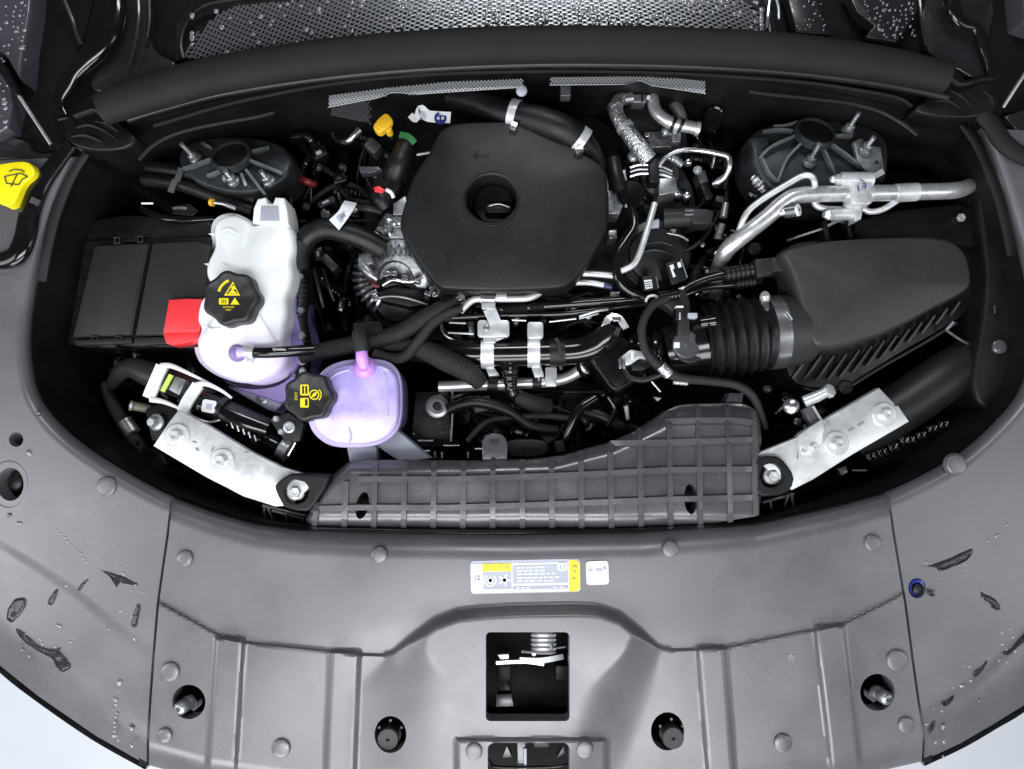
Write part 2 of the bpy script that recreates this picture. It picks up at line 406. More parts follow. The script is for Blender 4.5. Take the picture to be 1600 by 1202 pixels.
def near(x, y, P):
    best = 1e9; r = None
    for i in range(len(P)):
        ax, ay = P[i - 1]; bx, by = P[i]; dx, dy = bx - ax, by - ay; L = dx * dx + dy * dy
        t = 0 if L == 0 else min(1, max(0, ((x - ax) * dx + (y - ay) * dy) / L)); qx, qy = ax + t * dx, ay + t * dy
        d = (qx - x) ** 2 + (qy - y) ** 2
        if d < best: best = d; r = (qx, qy)
    return r, best ** .5
def panel(name, G, hf, holes, mat_, parent, wall=.03):
    nv, nu = len(G) - 1, len(G[0]) - 1
    dele = set(); vid = lambda j, i: j * (nu + 1) + i
    for h in holes:
        xs = [p[0] for p in h]; ys = [p[1] for p in h]; x0, x1, y0, y1 = min(xs), max(xs), min(ys), max(ys)
        vin = {}
        for j in range(nv):
            for i in range(nu):
                a, b = G[j][i], G[j + 1][i + 1]; cx, cy = (a[0] + b[0]) / 2, (a[1] + b[1]) / 2
                if x0 <= cx <= x1 and y0 <= cy <= y1 and in_poly(cx, cy, h): dele.add((j, i))
        touched = {}
        for (j, i) in dele:
            for dj, di in ((0, 0), (0, 1), (1, 0), (1, 1)): touched.setdefault((j + dj, i + di), 0); touched[(j + dj, i + di)] += 1
        for (j, i), cnt in touched.items():
            full = all((j - dj, i - di) in dele for dj in (0, 1) for di in (0, 1))
            if not full:
                x, y = G[j][i]
                if x0 - 6 <= x <= x1 + 6 and y0 - 6 <= y <= y1 + 6:
                    q, d = near(x, y, h)
                    if d < 6: G[j][i] = [q[0], q[1]]
    bm = bmesh.new(); vs_ = {}
    for j in range(nv + 1):
        for i in range(nu + 1):
            x, y = G[j][i]; vs_[(j, i)] = bm.verts.new(at(x, y, hf(x, y, i / nu, j / nv)))
    for j in range(nv):
        for i in range(nu):
            if (j, i) not in dele:
                bm.faces.new((vs_[(j, i)], vs_[(j + 1, i)], vs_[(j + 1, i + 1)], vs_[(j, i + 1)]))
    for v in [v for v in bm.verts if not v.link_faces]: bm.verts.remove(v)
    be = [e for e in bm.edges if len(e.link_faces) == 1]
    r = bmesh.ops.extrude_edge_only(bm, edges=be)
    for v in [v for v in r["geom"] if isinstance(v, bmesh.types.BMVert)]: v.co.z -= wall
    bmesh.ops.recalc_face_normals(bm, faces=bm.faces)
    me = bpy.data.meshes.new(name); c = at(*G[nv // 2][nu // 2], 0)
    bm.transform(Matrix.Translation(-c)); bm.to_mesh(me); bm.free()
    me.shade_smooth(); me.set_sharp_from_angle(angle=R(50)); me.materials.append(mat_)
    o = bpy.data.objects.new(name, me); return _link(o, parent, c)
def dy_in(x, tab): return lut(tab, x)

STEP = [(230, 928), (258, 945), (300, 968), (330, 985), (360, 998), (400, 1004), (520, 1016), (560, 1021), (598, 1022), (615, 1017), (640, 996), (680, 967), (715, 954), (750, 950), (800, 947), (900, 945), (935, 947), (968, 958), (1000, 984), (1028, 1009), (1050, 1014), (1085, 1013), (1130, 1011), (1250, 986), (1290, 980), (1325, 970), (1400, 932), (1420, 918)]
RIBS = [((338, 325), (380, 368)), ((518, 510), (562, 554)), ((1090, 1106), (1131, 1146)), ((1276, 1300), (1320, 1344))]
def h_center(x, y, u, v):
    z = 0.0
    yi = lut(IN_C, x); d = max(0.0, y - yi)
    if d < 46: k = 1 - d / 46; z -= .036 * (1 - math.sqrt(max(0, 1 - k * k)) * 1.0) + .014 * k * k
    # the raised tongue round the latch and the low step to its sides
    sx = 620 - (y - 1015) * .10; ex = 1030 - (y - 1010) * .36
    tw = sm(1010, 1090, y)          # the flanks spread out towards the front
    tong = sm(sx - 12 - 60 * tw, sx + 50 + 60 * tw, x) * (1 - sm(ex - 55 - 40 * tw, ex + 8 + 10 * tw, x))
    ys = lut(STEP, x); wid = 5 + 15 * tong
    z += (.006 + .020 * tong) * sm(ys - wid * .2, ys + wid * .9, y)
    for (a0, a1), (b0, b1) in RIBS:
        t = (y - 1000) / 200; l = a0 + (a1 - a0) * t; r = b0 + (b1 - b0) * t; ym = lut(STEP, (l + r) / 2)
        z += .008 * sm(l - 5, l + 3, x) * (1 - sm(r - 4, r + 5, x)) * sm(ym - 4, ym + 3, y)
    # block under the latch
    if y > 1140: z += .009 * sm(709, 718, x) * (1 - sm(943, 952, x)) * sm(1151, 1160, y)
    # front roll-over
    yf = lut(FRONT, x); e = yf - y
    if e < 40: k = 1 - max(0, e) / 40; z -= .03 * k * k
    z += .0016 * noise.noise(Vector((x / 160, y / 120, 3)))
    return z
Lc = [(270, 771), (264, 835), (256, 890), (249, 940), (243, 1010), (237, 1090), (233, 1160), (233, 1196)]
Rc = [(1386, 764), (1394, 830), (1404, 890), (1413, 945), (1424, 1030), (1434, 1100), (1442, 1150), (1440, 1190)]
Bc = [p for p in FRONT if 232 < p[0] < 1440]; Bc = [Lc[-1]] + Bc + [Rc[-1]]
LATCH = rrect(759, 988, 890, 1127, 7); CUT = rrect(762, 1161, 890, 1300, 10)
HOLES_C = [LATCH, CUT, circ(610, 1148, 25, 28, 29), circ(1043, 1143, 26, 28, 30), circ(295, 1097, 26, 28, 27), circ(1371, 1082, 27, 28, 29)]
GC = coons(spline(IN_C, 6), Bc, Lc, Rc, 400, 150)
cover = thing("front_cover_panel", "wide grey plastic cover panel over the radiator, between the two seams", "cover panel", 800, 1000, -.05)
panel("panel", GC, h_center, HOLES_C, SHROUD, cover)
def pin(x, y, z, r, parent, lean=(0, 0), m=SHROUD):
    o = lathe("push_pin", x, y, z - .001, [(r * 1.14, -2), (r * 1.12, .3), (r * 1.02, -.2), (r, 3.6), (r * .95, 4.8), (r * .85, 5.4), (r * .45, 5.9), (r * .1, 6.0)], m, parent, axis=(lean[0], lean[1], 1), seg=24, sharp=50)
    return o
for (x, y, r) in ((290, 872, 12.5), (593, 867, 12.5), (1047, 858, 12.5), (1362, 848, 13), (440, 1168, 14), (1222, 1160, 13.5), (259, 1148, 11), (1414, 1132, 12), (267, 1049, 14.5), (1400, 1031, 16), (741, 1173, 12.5), (913, 1170, 12.5)):
    pin(x, y, h_center(x, y, 0, 0), r, cover)
# raised square pads round the two pins beside the cut-out
for x0, x1 in ((726, 761), (891, 928)):
    tube("pad_edge", [(x0 + 2, 1150, .018), (x0 + 2, 1190, .018), (x0 + 6, 1196, .018), (x1 - 6, 1196, .018), (x1 - 2, 1190, .018), (x1 - 2, 1158, .018)], 1.3, SHROUD, cover, seg=6, n=3)
# faint moulded star and scratches on the right half
st = [(1236 + (9 if k % 2 == 0 else 3.8) * math.cos(R(90 - k * 36 + 180)), 1027 + (11 if k % 2 == 0 else 4.5) * math.sin(R(90 - k * 36 + 180))) for k in range(10)]
STAR = mat("pale_scuff", (.17, .172, .18), .55)
zz = h_center(1236, 1027, 0, 0)
flat("moulded_star", st, zz + .0008, STAR, cover, th=.0012)
for a, b in (((1163, 1047), (1182, 1082)), ((1146, 1012), (1152, 1030)), ((1197, 1045), (1205, 1068)), ((1209, 1001), (1205, 1010))):
    za, zb = h_center(*a, 0, 0) + .0004, h_center(*b, 0, 0) + .0004
    tube("scratch", [(*a, za), (*b, zb)], .8, STAR, cover, seg=5)

side_l_out = [(232, 1196), (150, 1150), (60, 1088), (0, 1040), (-80, 960), (-140, 880), (-170, 780), (-180, 660), (-180, 540), (-170, 430), (-150, 330), (-120, 260)]
side_r_out = [(1440, 1190), (1500, 1162), (1550, 1133), (1600, 1102), (1660, 1045), (1740, 940), (1780, 800), (1790, 650), (1785, 500), (1770, 350), (1740, 220)]
def h_side(inn, out, cre):
    inn = [tuple(p) for p in inn]
    def f(x, y, u, v):
        z = 0.0
        if v < .3:
            q, d = near(x, y, inn[::1]); 
            if d < 24: k = 1 - d / 24; z -= .026 * (1 - math.sqrt(max(0, 1 - k * k))) + .008 * k
        if v > .6:
            q, e = near(x, y, out)
            if e < 60: k = 1 - e / 60; z -= .030 * k * k
        # shallow crease along the wing
        c = lut(cre, x) - y
        z += .005 * sm(-14, 10, c) - .002
        return z + .0014 * noise.noise(Vector((x / 150, y / 130, 9)))
    return f
def open_near(P): return P
def nearline(P):
    return P
_near0 = near
def near(x, y, P):  # open polylines: skip the closing edge
    best = 1e9; r = None
    closed = len(P) > 2 and P[0] is P[-1]
    for i in range(1, len(P)):
        ax, ay = P[i - 1]; bx, by = P[i]; dx, dy = bx - ax, by - ay; L = dx * dx + dy * dy
        t = 0 if L == 0 else min(1, max(0, ((x - ax) * dx + (y - ay) * dy) / L)); qx, qy = ax + t * dx, ay + t * dy
        d = (qx - x) ** 2 + (qy - y) ** 2
        if d < best: best = d; r = (qx, qy)
    return r, best ** .5
def close(P): return P + [P[0]]
inl = spline(IN_L, 4); inr = spline(IN_R, 4)
hl = h_side([tuple(p) for p in inl], side_l_out, [(-200, 700), (0, 848), (60, 885), (110, 918), (180, 975), (260, 1040)])
hr_ = h_side([tuple(p) for p in inr], side_r_out, [(1400, 1140), (1460, 1105), (1530, 1060), (1600, 990), (1700, 880), (1800, 700)])
for nm, inn, out, sa, sb, hf, holes, lab in (
    ("side_cover_panel", inl, side_l_out, [(267, 773), (260, 835), (252, 890), (245, 940), (239, 1010), (233, 1090), (229, 1160), (229, 1195)], [IN_L[-1], (20, 250), side_l_out[-1]], hl, [close(circ(16, 757, 21, 24, 26)), close(circ(25, 687, 11.5, 18))], "grey plastic side cover on the left wing, wet and sloping to the pale floor"),
    ("side_cover_panel", inr, side_r_out, [(1389, 765), (1398, 830), (1408, 890), (1417, 945), (1428, 1030), (1438, 1100), (1446, 1150), (1444, 1188)], [IN_R[-1], (1620, 205), side_r_out[-1]], hr_, [close(circ(1433, 919, 14, 20, 16))], "grey plastic side cover on the right wing, with a blue-rimmed hole by the seam")):
    t = thing(nm, lab, "cover panel", *(out[3]), -.05, "side cover panels")
    inn2 = [sa[0]] + [tuple(p) for p in inn[1:]]; out2 = [sa[-1]] + out[1:]
    panel("panel", coons(inn2, out2, sa, sb, 190, 90), hf, holes, SHROUD, t)
    # black lip that hangs from the outer edge
    tube("edge_trim", [(x, y, -.042) for x, y in out], 7, GLOSS, t, seg=8, n=5)
    if out is side_l_out:
        pin(168, 760, hl(168, 760, .2, .3), 15, t); SL = t
        tube("hole_collar", [(16 + 29 * math.cos(R(a)), 757 + 36 * math.sin(R(a)), .0) for a in range(0, 361, 15)], 3.5, SHROUD, t, seg=8, n=2)
        lathe("hole_backing", 10, 757, -.05, [(52, -4), (52, 0)], DARK, t); lathe("hole_backing", 22, 687, -.05, [(30, -4), (30, 0)], DARK, t); lathe("locating_peg", 18, 752, -.028, [(17, -6), (17, 2), (12, 5), (4, 6)], BLACK, t)  # black discs added under the holes to keep them dark over the pale floor
        for (x, y) in ((60, 645), (15, 805)): lathe("pip", x, y, hl(x, y, .4, .4), [(4, -1), (3.6, 1), (2, 2)], DUCT, t, seg=12)
    else:
        pin(1492, 726, hr_(1492, 726, .2, .3), 15.5, t); SR = t
        lathe("clip_ring", 1433, 919, -.006, [(13.5, -5), (14.5, 1), (13, 3), (9, 1), (8.5, -4)], BLUEW, t)
        lathe("clip_core", 1434, 921, -.006, [(8, -5), (8, 2), (5, 4)], BLK, t)
# dark ledge under the two seams so that the gaps read as joints
for pts in (Lc, Rc):
    tag(strap("seam_backing", [(x - 1.5 if pts is Lc else x + 1.5, y, -.031) for x, y in pts], 26, 3, DARK), "black backing strip under the " + ("left" if pts is Lc else "right") + " seam of the front cover", "backing strip")

# ---------------------------------------------------------------- latch, bump stops, hood stops
t = thing("hood_latch", "bare metal hood latch inside the square opening of the front cover", "latch", 825, 1020, -.10)
slab("back_plate", rrect(745, 960, 905, 1150, 6), -.16, -.20, DARK, t, bev=2)
lathe("spring_drum", 849, 992, -.06, [(18, -4)] + [(20 - (k % 2) * 2.2, k * 3.2) for k in range(9)] + [(12, 28)], ALU, t, axis=(0, -1, .25), seg=28)
strap("catch_plate", [(812, 1031, -.045), (845, 1032, -.043), (880, 1026, -.047)], 8, 3, STEEL, t)
strap("catch_arm", [(775, 1036, -.05), (818, 1034, -.047), (850, 1038, -.045)], 5, 2, ZINC, t)
tube("spring_leg", [(815, 1018, -.045), (840, 1019, -.04), (860, 1015, -.04), (862, 1008, -.04)], 2.4, CHROME, t, seg=8)
tube("release_rod", [(850, 1016, -.05), (884, 1011, -.05)], 1.6, CHROME, t, seg=8)
lathe("pivot", 834, 1019, -.05, [(4, 0), (4, 8), (3, 10)], ZINC, t, seg=12)
slab("striker_hook", [(777, 1023), (795, 1022), (795, 1030), (782, 1031)], -.05, -.06, ZINC, t, bev=1)
slab("cable_guide", rrect(780, 1040, 798, 1080, 2), -.09, -.13, BLACK, t, bev=2)
slab("cable_clip", [(777, 1085), (799, 1084), (803, 1104), (775, 1105)], -.085, -.12, DUCT, t, bev=2)
slab("side_cheek", [(868, 1040), (888, 1040), (888, 1062), (868, 1062)], -.10, -.14, BLACK, t, bev=2)
t = thing("grille_bracket", "black plastic bracket with grey ribs in the cut-out at the bottom edge", "bracket", 825, 1190, -.08)
slab("tray", rrect(740, 1120, 910, 1280, 8), -.13, -.16, DARK, t, bev=3)
tube("rail", [(764, 1187, -.03), (772, 1197, -.03), (800, 1199, -.03), (860, 1198, -.03), (884, 1194, -.03), (889, 1188, -.03)], 2.2, GLOSS, t, seg=8)
slab("upright", [(808, 1156), (821, 1156), (822, 1240), (810, 1240)], -.035, -.09, DUCT, t, bev=1)
slab("upright_edge", [(818, 1170), (823, 1170), (823, 1240), (819, 1240)], -.031, -.06, LGREY, t, bev=1)
slab("tab", [(792, 1165), (800, 1183), (785, 1184)], -.05, -.07, DUCT, t, bev=1)
slab("tab", [(881, 1166), (883, 1178), (870, 1184)], -.05, -.07, DUCT, t, bev=1)
slab("clip_bar", rrect(855, 1155, 888, 1159, 1), -.03, -.05, LGREY, t, bev=1)
slab("lug", rrect(834, 1157, 858, 1168, 2), -.05, -.08, BLACK, t, bev=1)
for (x, y, lab) in ((610, 1152, "round grey rubber hood buffer in its hole, left of the latch"), (1049, 1150, "round grey rubber hood buffer in its hole, right of the latch")):
    t = thing("hood_buffer", lab, "buffer", x, y, -.05, "round rubber hood buffers")
    lathe("hole_backing", x, y - 4, -.055, [(40, -20), (40, -16)], DARK, t)
    lathe("post", x - 4 if x < 800 else x + 3, y + 4, .007, [(12, -55), (12, -26), (16.5, -24), (16.5, -2), (15, 0), (3, 0), (2.4, -4), (.3, -4)], FUSE, t, seg=28)
    for a in (-60, 0, 60): tube("spring_rib", [(x + 20 * math.sin(R(a)), y - 4 - 22 * math.cos(R(a)), -.045), (x + 20 * math.sin(R(a)), y - 4 - 22 * math.cos(R(a)), .0)], 2.0, STEEL, t, seg=8)
for (x, y, sx, lab) in ((295, 1097, -1, "threaded metal hood stop leaning in the hole near the left seam"), (1371, 1082, 1, "threaded metal hood stop leaning in the hole near the right seam")):
    t = thing("hood_stop", lab, "hood stop", x, y, -.05, "threaded hood stops")
    lathe("hole_backing", x, y, -.05, [(40, -20), (40, -16)], DARK, t)
    ax = (sx * .25, -.12, 1)
    lathe("rubber_sleeve", x + 1 * sx, y, -.032, [(17, -10), (17, 14), (14, 18), (16, 21), (16, 27), (13, 30)], GLOSS, t, axis=ax, seg=24)
    lathe("threaded_post", x + 5 * sx, y + 4, -.0, [(10, -12), (10.5, -4), (9.6, -2), (10.2, 0), (9.6, 2), (10.2, 4), (10, 12), (8.5, 15), (5, 17), (3.5, 17), (3, 14)], CAST, t, axis=ax, seg=20)

# ---------------------------------------------------------------- stickers on the cover
def hz(x, y): return h_center(x, y, 0, 0)
t = thing("information_label", "white and yellow service information label stuck on the front cover", "label", 820, 902, 0)
z = .0012
LB = lambda P: rotp(P, 820, 902, -1.2)
slab("backing", LB(rrect(735, 875, 907, 927, 6)), z, z - .002, LGREY, t, bev=0)
flat("white_field", LB(rrect(736, 880, 906, 926, 5)), z + .0004, PAPER, t)
z += .0008
flat("yellow_band", LB([(754, 880), (799, 880), (799, 892), (754, 892)]), z, YEL, t)
flat("yellow_band", LB([(889, 877), (901, 877), (906, 882), (906, 920), (901, 926), (889, 926)]), z, YEL, t)
flat("grey_field", LB([(755, 893), (799, 893), (799, 920), (755, 920)]), z, LGREY, t)
flat("grey_field", LB([(801, 883), (888, 883), (888, 912), (801, 912)]), z, LGREY, t)
flat("grey_field", LB([(801, 916), (888, 916), (888, 921), (801, 921)]), z, LGREY, t)
z += .0005
for k in range(5): flat("snowflake_arm", LB(rotp([(783.6 + 3, 896), (786.4 + 3, 896), (787.5 + 3, 906), (782.5 + 3, 906)], 788, 906, k * 72 + 20)), z, PAPER, t)
flat("recycle_ring", LB(arcband(766, 906, 7.6, 10, -60, 240)), z, PAPER, t)
for k in range(5): flat("snowflake_arm", LB(rotp([(764.6, 900), (767.4, 900), (768.5, 906), (763.5, 906)], 766, 906, k * 72)), z, PAPER, t)
rr_ = random.Random(3)
for yy in (887, 892, 897, 903, 908):
    x = 808
    while x < (846 if yy < 895 else 868):
        w = rr_.uniform(3, 9); flat("print_dash", LB([(x, yy - 1.2), (x + w, yy - 1.2), (x + w, yy + 1.2), (x, yy + 1.2)]), z, PAPER, t); x += w + rr_.uniform(1.2, 3)
slab("logo_box", LB(rrect(871, 881, 887, 893, 4)), z + .0001, z - .0005, PAPER, t, bev=0)
for xx in (875.5, 881.5): flat("logo_bar", LB([(xx, 884), (xx + 1.6, 884), (xx + 2.6, 891), (xx - 1, 891)]), z + .0006, LGREY, t)
text("lettering", "12", 745, 904, z, 10, DGREY, t, ang=1)
for yy, s in ((885, "/\\"), (893, ">"), (904, "s"), (914, ".")): text("lettering", s, 897.5, yy, z, 9, DGREY, t, ang=-89)
for xx, s in ((762, "/"), (782, "1"), (791, "-1")): text("lettering", s, xx, 886, z, 8, DGREY, t, ang=1)
for xx in (806, 814, 822, 864, 874): flat("print_dash", LB([(xx, 917.5), (xx + 6, 917.5), (xx + 6, 919.5), (xx, 919.5)]), z, PAPER, t)
t = thing("inspection_sticker", "small square white sticker beside the information label", "sticker", 933, 896, 0)
zi = hz(933, 896) + .002
slab("paper", rrect(916, 877, 951, 914, 5, ang=-2), zi, zi - .002, PAPER, t, bev=0)
flat("mark", [(943, 884), (946, 886), (947, 890), (944, 889)], zi + .0005, DGREY, t)
for a in ((919, 889, 926, 893), (931, 888, 942, 893)): flat("faint_stamp", [(a[0], a[1]), (a[2], a[1]), (a[2], a[3]), (a[0], a[3])], zi + .0005, LGREY, t)
# ================================================================ COWL AND REAR EDGE
def wslab(name, P, z1, z0, m, parent=None, **k): return slab(name, P, z1, z0, m, parent, **k)
# firewall and cowl base belong to the car body: plain setting
fw = [(120, 235), (230, 205), (400, 165), (520, 148), (800, 128), (1110, 132), (1250, 150), (1420, 185), (1530, 215)]
V = []; Fc = []
for x, y in spline(fw, 5):
    p = at(x, y - 22, .0); V += [(p.x, p.y + .005, .0), (p.x, p.y - .01, -.12), (p.x * .95, p.y - .02, -.52)]
for i in range(len(V) // 3 - 1):
    for k in range(2): Fc.append((i * 3 + k, i * 3 + k + 1, i * 3 + 4 + k, i * 3 + 3 + k))
tag(mesh("firewall", V, Fc, LINER, sharp=60), kind="structure")
cb = [(-150, 240), (60, 245), (170, 195), (300, 160), (500, 125), (800, 108), (1100, 112), (1350, 135), (1480, 175), (1560, 215), (1750, 215), (1800, -300), (-200, -300)]
tag(slab("cowl_base", cb, -.012, -.03, DARK, None, bev=0), kind="structure")

t = thing("hood_seal", "thick black rubber hood seal arching across the back of the engine bay", "seal", 800, 70, .03)
sp = [(158, 172), (200, 156), (260, 138), (350, 115), (500, 92), (650, 78), (800, 71), (950, 70), (1100, 74), (1250, 84), (1390, 103), (1480, 122)]
tube("bulb", [(x, y, .035) for x, y in sp], [26, 29] + [30] * 8 + [28, 24], FOAM, t, seg=22, n=6, flat=.8)
tube("lower_bead", [(x, y + 30, .012) for x, y in sp[1:]], 8, BLACK, t, seg=10)
tube("front_lip", [(240, 197, .0), (330, 170, .0), (400, 153, .0), (520, 131, .0), (660, 117, .0), (800, 112, .0), (950, 112, .0), (1100, 117, .0), (1250, 128, .0), (1330, 139, .0), (1400, 152, .0), (1425, 166, .0)], 3.0, FOAM, t, seg=8)
t = thing("body_flange", "thin painted metal flange curving below the hood seal, left side", "flange", 330, 200, -.02, "rear bay flanges")
tube("flange_edge", [(217, 250, -.01), (236, 230, -.01), (265, 213, -.01), (300, 202, -.01), (348, 192, -.01), (400, 183, -.01), (428, 176, -.01)], 3.0, BODY, t, seg=8)
t = thing("body_flange", "thin painted metal flange curving below the hood seal, right side", "flange", 1300, 165, -.02, "rear bay flanges")
tube("flange_edge", [(1170, 143, -.01), (1200, 147, -.01), (1275, 155, -.01), (1330, 162, -.01), (1375, 174, -.01), (1410, 193, -.01), (1433, 211, -.01)], 3.0, BODY, t, seg=8)

# cowl grille: a moulded mesh with offset cells
def brickmesh(name, x0, x1, ytop, ybot, zf, pitch, bar, m, parent, slant=0.0, rowp=None):
    V = []; Fc = []
    def boxbar(a, b, w):
        n0 = len(V); A, B = at(*a), at(*b); d = (B - A); L = d.length
        if L < 1e-6: return
        d /= L; s = Vector((-d.y, d.x, 0)).normalized() * (w * px() / 2); h = Vector((0, 0, w * px() * .9))
        for p in (A, B): V.extend([p - s - h, p + s - h, p + s, p - s])
        for k in range(4): Fc.append((n0 + k, n0 + (k + 1) % 4, n0 + 4 + (k + 1) % 4, n0 + 4 + k))
        Fc.append((n0 + 3, n0 + 2, n0 + 1, n0)); Fc.append((n0 + 4, n0 + 5, n0 + 6, n0 + 7))
    rowp = rowp or pitch
    i = 0; x = x0
    while x < x1:
        fan = (x - 800) * slant
        yb = lut(ybot, x); yt = lut(ytop, x)
        boxbar((x, yb, zf(x, yb)), (x - fan * (yb - yt) / 90, yt, zf(x, yt)), bar)
        y = yb - (rowp * .5 if i % 2 else 0)
        while y > yt:
            k = (yb - y) / 90; xa = x - fan * k; xb = x + pitch - (fan + pitch * slant) * k
            boxbar((xa, y, zf(xa, y)), (xb, y, zf(xb, y)), bar)
            y -= rowp
        x += pitch; i += 1
    return mesh(name, V, Fc, m, parent, sharp=30)
t = thing("cowl_grille", "black plastic cowl grille of small offset cells, wet along the top edge", "grille", 740, 45, 0)
GTOP = [(285, 55), (300, 22), (330, 8), (420, 2), (600, -8), (1150, -14), (1185, 5), (1200, 30)]
GBOT = [(280, 70), (290, 92), (350, 85), (420, 77), (560, 62), (700, 52), (850, 46), (1000, 44), (1130, 46), (1200, 50)]
tag(brickmesh("mesh", 288, 1194, GTOP, GBOT, lambda x, y: .005 + (90 - y) * .0001, 7.6, 2.7, MESHM, t, slant=.10, rowp=6.6), kind="stuff")
tube("rim", [(287, 92, .006), (283, 70, .006), (290, 40, .008), (312, 14, .01), (345, 3, .012), (420, -4, .012)], 4, BLACK, t, seg=8)
tube("rim", [(1150, -18, .012), (1185, 0, .01), (1200, 30, .006), (1203, 52, .006)], 4, BLACK, t, seg=8)
slab("floor", [(275, 95), (275, 40), (300, 5), (420, -30), (1190, -40), (1215, 60), (800, 60)], -.006, -.011, BLACK, t, bev=0)
# heat-shield strip of fine steel mesh
def crossmesh(name, top, bot, x0, x1, p, bar, z, m, parent, dz=0.0):
    V = []; Fc = []
    for sgn in (1, -1):
        x = x0 - 40
        while x < x1 + 40:
            n = 3; pts = []
            for k in range(n + 1):
                f = k / n; yt = lut(top, x); yb = lut(bot, x)
                xx = x + sgn * (f - .5) * (yb - yt) * .9; yy = yb + (yt - yb) * f
                if x0 <= xx <= x1: pts.append((xx, lut(bot, xx) + (lut(top, xx) - lut(bot, xx)) * f, z + dz * f + (.0006 if sgn > 0 else 0)))
            for a, b in zip(pts, pts[1:]):
                n0 = len(V); A, B = at(*a), at(*b); d = (B - A).normalized(); s = Vector((-d.y, d.x, 0)) * (bar * px() / 2); h = Vector((0, 0, bar * px() * .7))
                for q in (A, B): V.extend([q - s - h, q + s - h, q + s, q - s])
                for k in range(4): Fc.append((n0 + k, n0 + (k + 1) % 4, n0 + 4 + (k + 1) % 4, n0 + 4 + k))
            x += p
    return mesh(name, V, Fc, m, parent, sharp=30)
for (tp, bt, x0, x1, lab) in (
    ([(512, 150), (600, 138), (700, 128), (822, 123)], [(512, 168), (600, 151), (610, 145), (630, 145), (640, 148), (700, 144), (822, 136)], 512, 818, "strip of silver steel mesh under the hood seal, left of the gap"),
    ([(858, 121), (1000, 120), (1020, 121), (1060, 123), (1110, 128)], [(858, 133), (975, 132), (1000, 126), (1020, 134), (1060, 140), (1104, 147)], 859, 1106, "strip of silver steel mesh under the hood seal, right of the gap")):
    t = thing("mesh_strip", lab, "mesh strip", (x0 + x1) / 2, 135, -.01, "steel mesh strips")
    tag(crossmesh("wire_mesh", tp, bt, x0, x1, 5.6, 2.1, .004, MESHS, t), kind="stuff")
    e = [(x, lut(bt, x), .005) for x in range(int(x0), int(x1), 20)]
    tube("edge_wire", e, .8, MESHM, t, seg=6)
t = thing("heat_shield_mesh", "dark fine-mesh heat shield behind the yellow dipstick handle", "heat shield", 560, 190, -.06)
tag(crossmesh("wire_mesh", [(515, 165), (640, 148)], [(515, 180), (575, 192), (580, 195)], 515, 582, 5, 1.3, -.03, MESHM, t), kind="stuff")
# body corners, hinges, gas struts
t = thing("hood_lift_arm", "curved glossy black hood lift arm at the top left", "lift arm", 130, 100, 0, "hood lift arms")
tube("arm", [(180, -12, .03), (180, 22, .03), (170, 55, .028), (148, 82, .025), (118, 112, .02), (104, 135, .015), (92, 160, .012), (100, 182, .008)], [17, 17, 18, 19, 15, 14, 10, 9], GLOSS, t, seg=14, flat=.7)
tube("edge_bead", [(216, -10, .03), (217, 30, .03), (210, 75, .025), (203, 102, .02)], 3.2, BODY, t, seg=8)
tube("inner_bead", [(233, -10, .025), (234, 30, .022), (230, 60, .02)], 4, BLACK, t, seg=8)
slab("web", [(172, -12), (232, -12), (234, 60), (250, 85), (275, 100), (230, 125), (165, 145), (140, 130), (165, 90), (178, 40)], .008, -.01, BODY, t, bev=5, smooth=2)
t = thing("hood_lift_arm", "curved glossy black hood lift arm at the top right", "lift arm", 1530, 80, 0, "hood lift arms")
tube("arm", [(1481, -12, .03), (1490, 15, .03), (1500, 35, .025), (1525, 45, .02), (1538, 75, .018), (1547, 105, .012), (1545, 122, .008)], [12, 12, 10, 9, 10, 9, 7], GLOSS, t, seg=14, flat=.7)
tube("edge_bead", [(1436, -10, .03), (1440, 30, .03), (1447, 72, .02)], 3, BODY, t, seg=8)
slab("web", [(1450, -12), (1550, -12), (1545, 60), (1545, 130), (1500, 110), (1460, 90), (1445, 60)], .006, -.01, BODY, t, bev=5, smooth=2)
def rod(lab, P, r):
    t = thing("gas_strut", lab, "gas strut", *P[0][:2], 0, "hood gas struts")
    tube("cylinder", [P[0], P[1]], r * 2, GLOSS, t, seg=12, smooth=False); tube("piston_rod", [P[1], P[2]], r, STEEL, t, seg=10, smooth=False)
    return t
rod("thin gas strut rod crossing the dark gap at the left edge", [(-20, 70, .06), (30, 150, .03), (80, 226, .0)], 3.2)
rod("thin gas strut rod leaning in the dark gap at the right edge", [(1640, 60, .06), (1603, 112, .03), (1567, 168, .0)], 3.2)
t = thing("corner_boot", "folded black rubber corner boot at the left end of the hood seal", "boot", 150, 210, 0, "seal corner boots")
slab("pad", [(100, 205), (125, 190), (160, 178), (190, 195), (212, 215), (195, 232), (150, 236), (112, 226)], .012, -.03, RUB, t, bev=8, smooth=3)
tube("fold", [(118, 182, .018), (135, 176, .02), (150, 172, .022), (160, 180, .02)], 5, RUB, t, seg=8)
tube("fold", [(92, 188, .012), (108, 185, .014), (120, 190, .014)], 3, GLOSS, t, seg=8)
for P in ([(120, 200), (140, 196), (165, 205), (185, 220)], [(112, 214), (135, 212), (160, 222)], [(150, 190), (168, 194), (186, 206)]):
    tube("crease", [(x, y, .011) for x, y in P], [2, 4, 3, 2][:len(P)], RUB, t, seg=8)
slab("pad_lip", [(190, 228), (205, 218), (214, 214), (212, 222), (198, 236)], .0, -.02, GLOSS, t, bev=3)
t = thing("corner_boot", "folded black rubber corner boot at the right end of the hood seal", "boot", 1490, 160, 0, "seal corner boots")
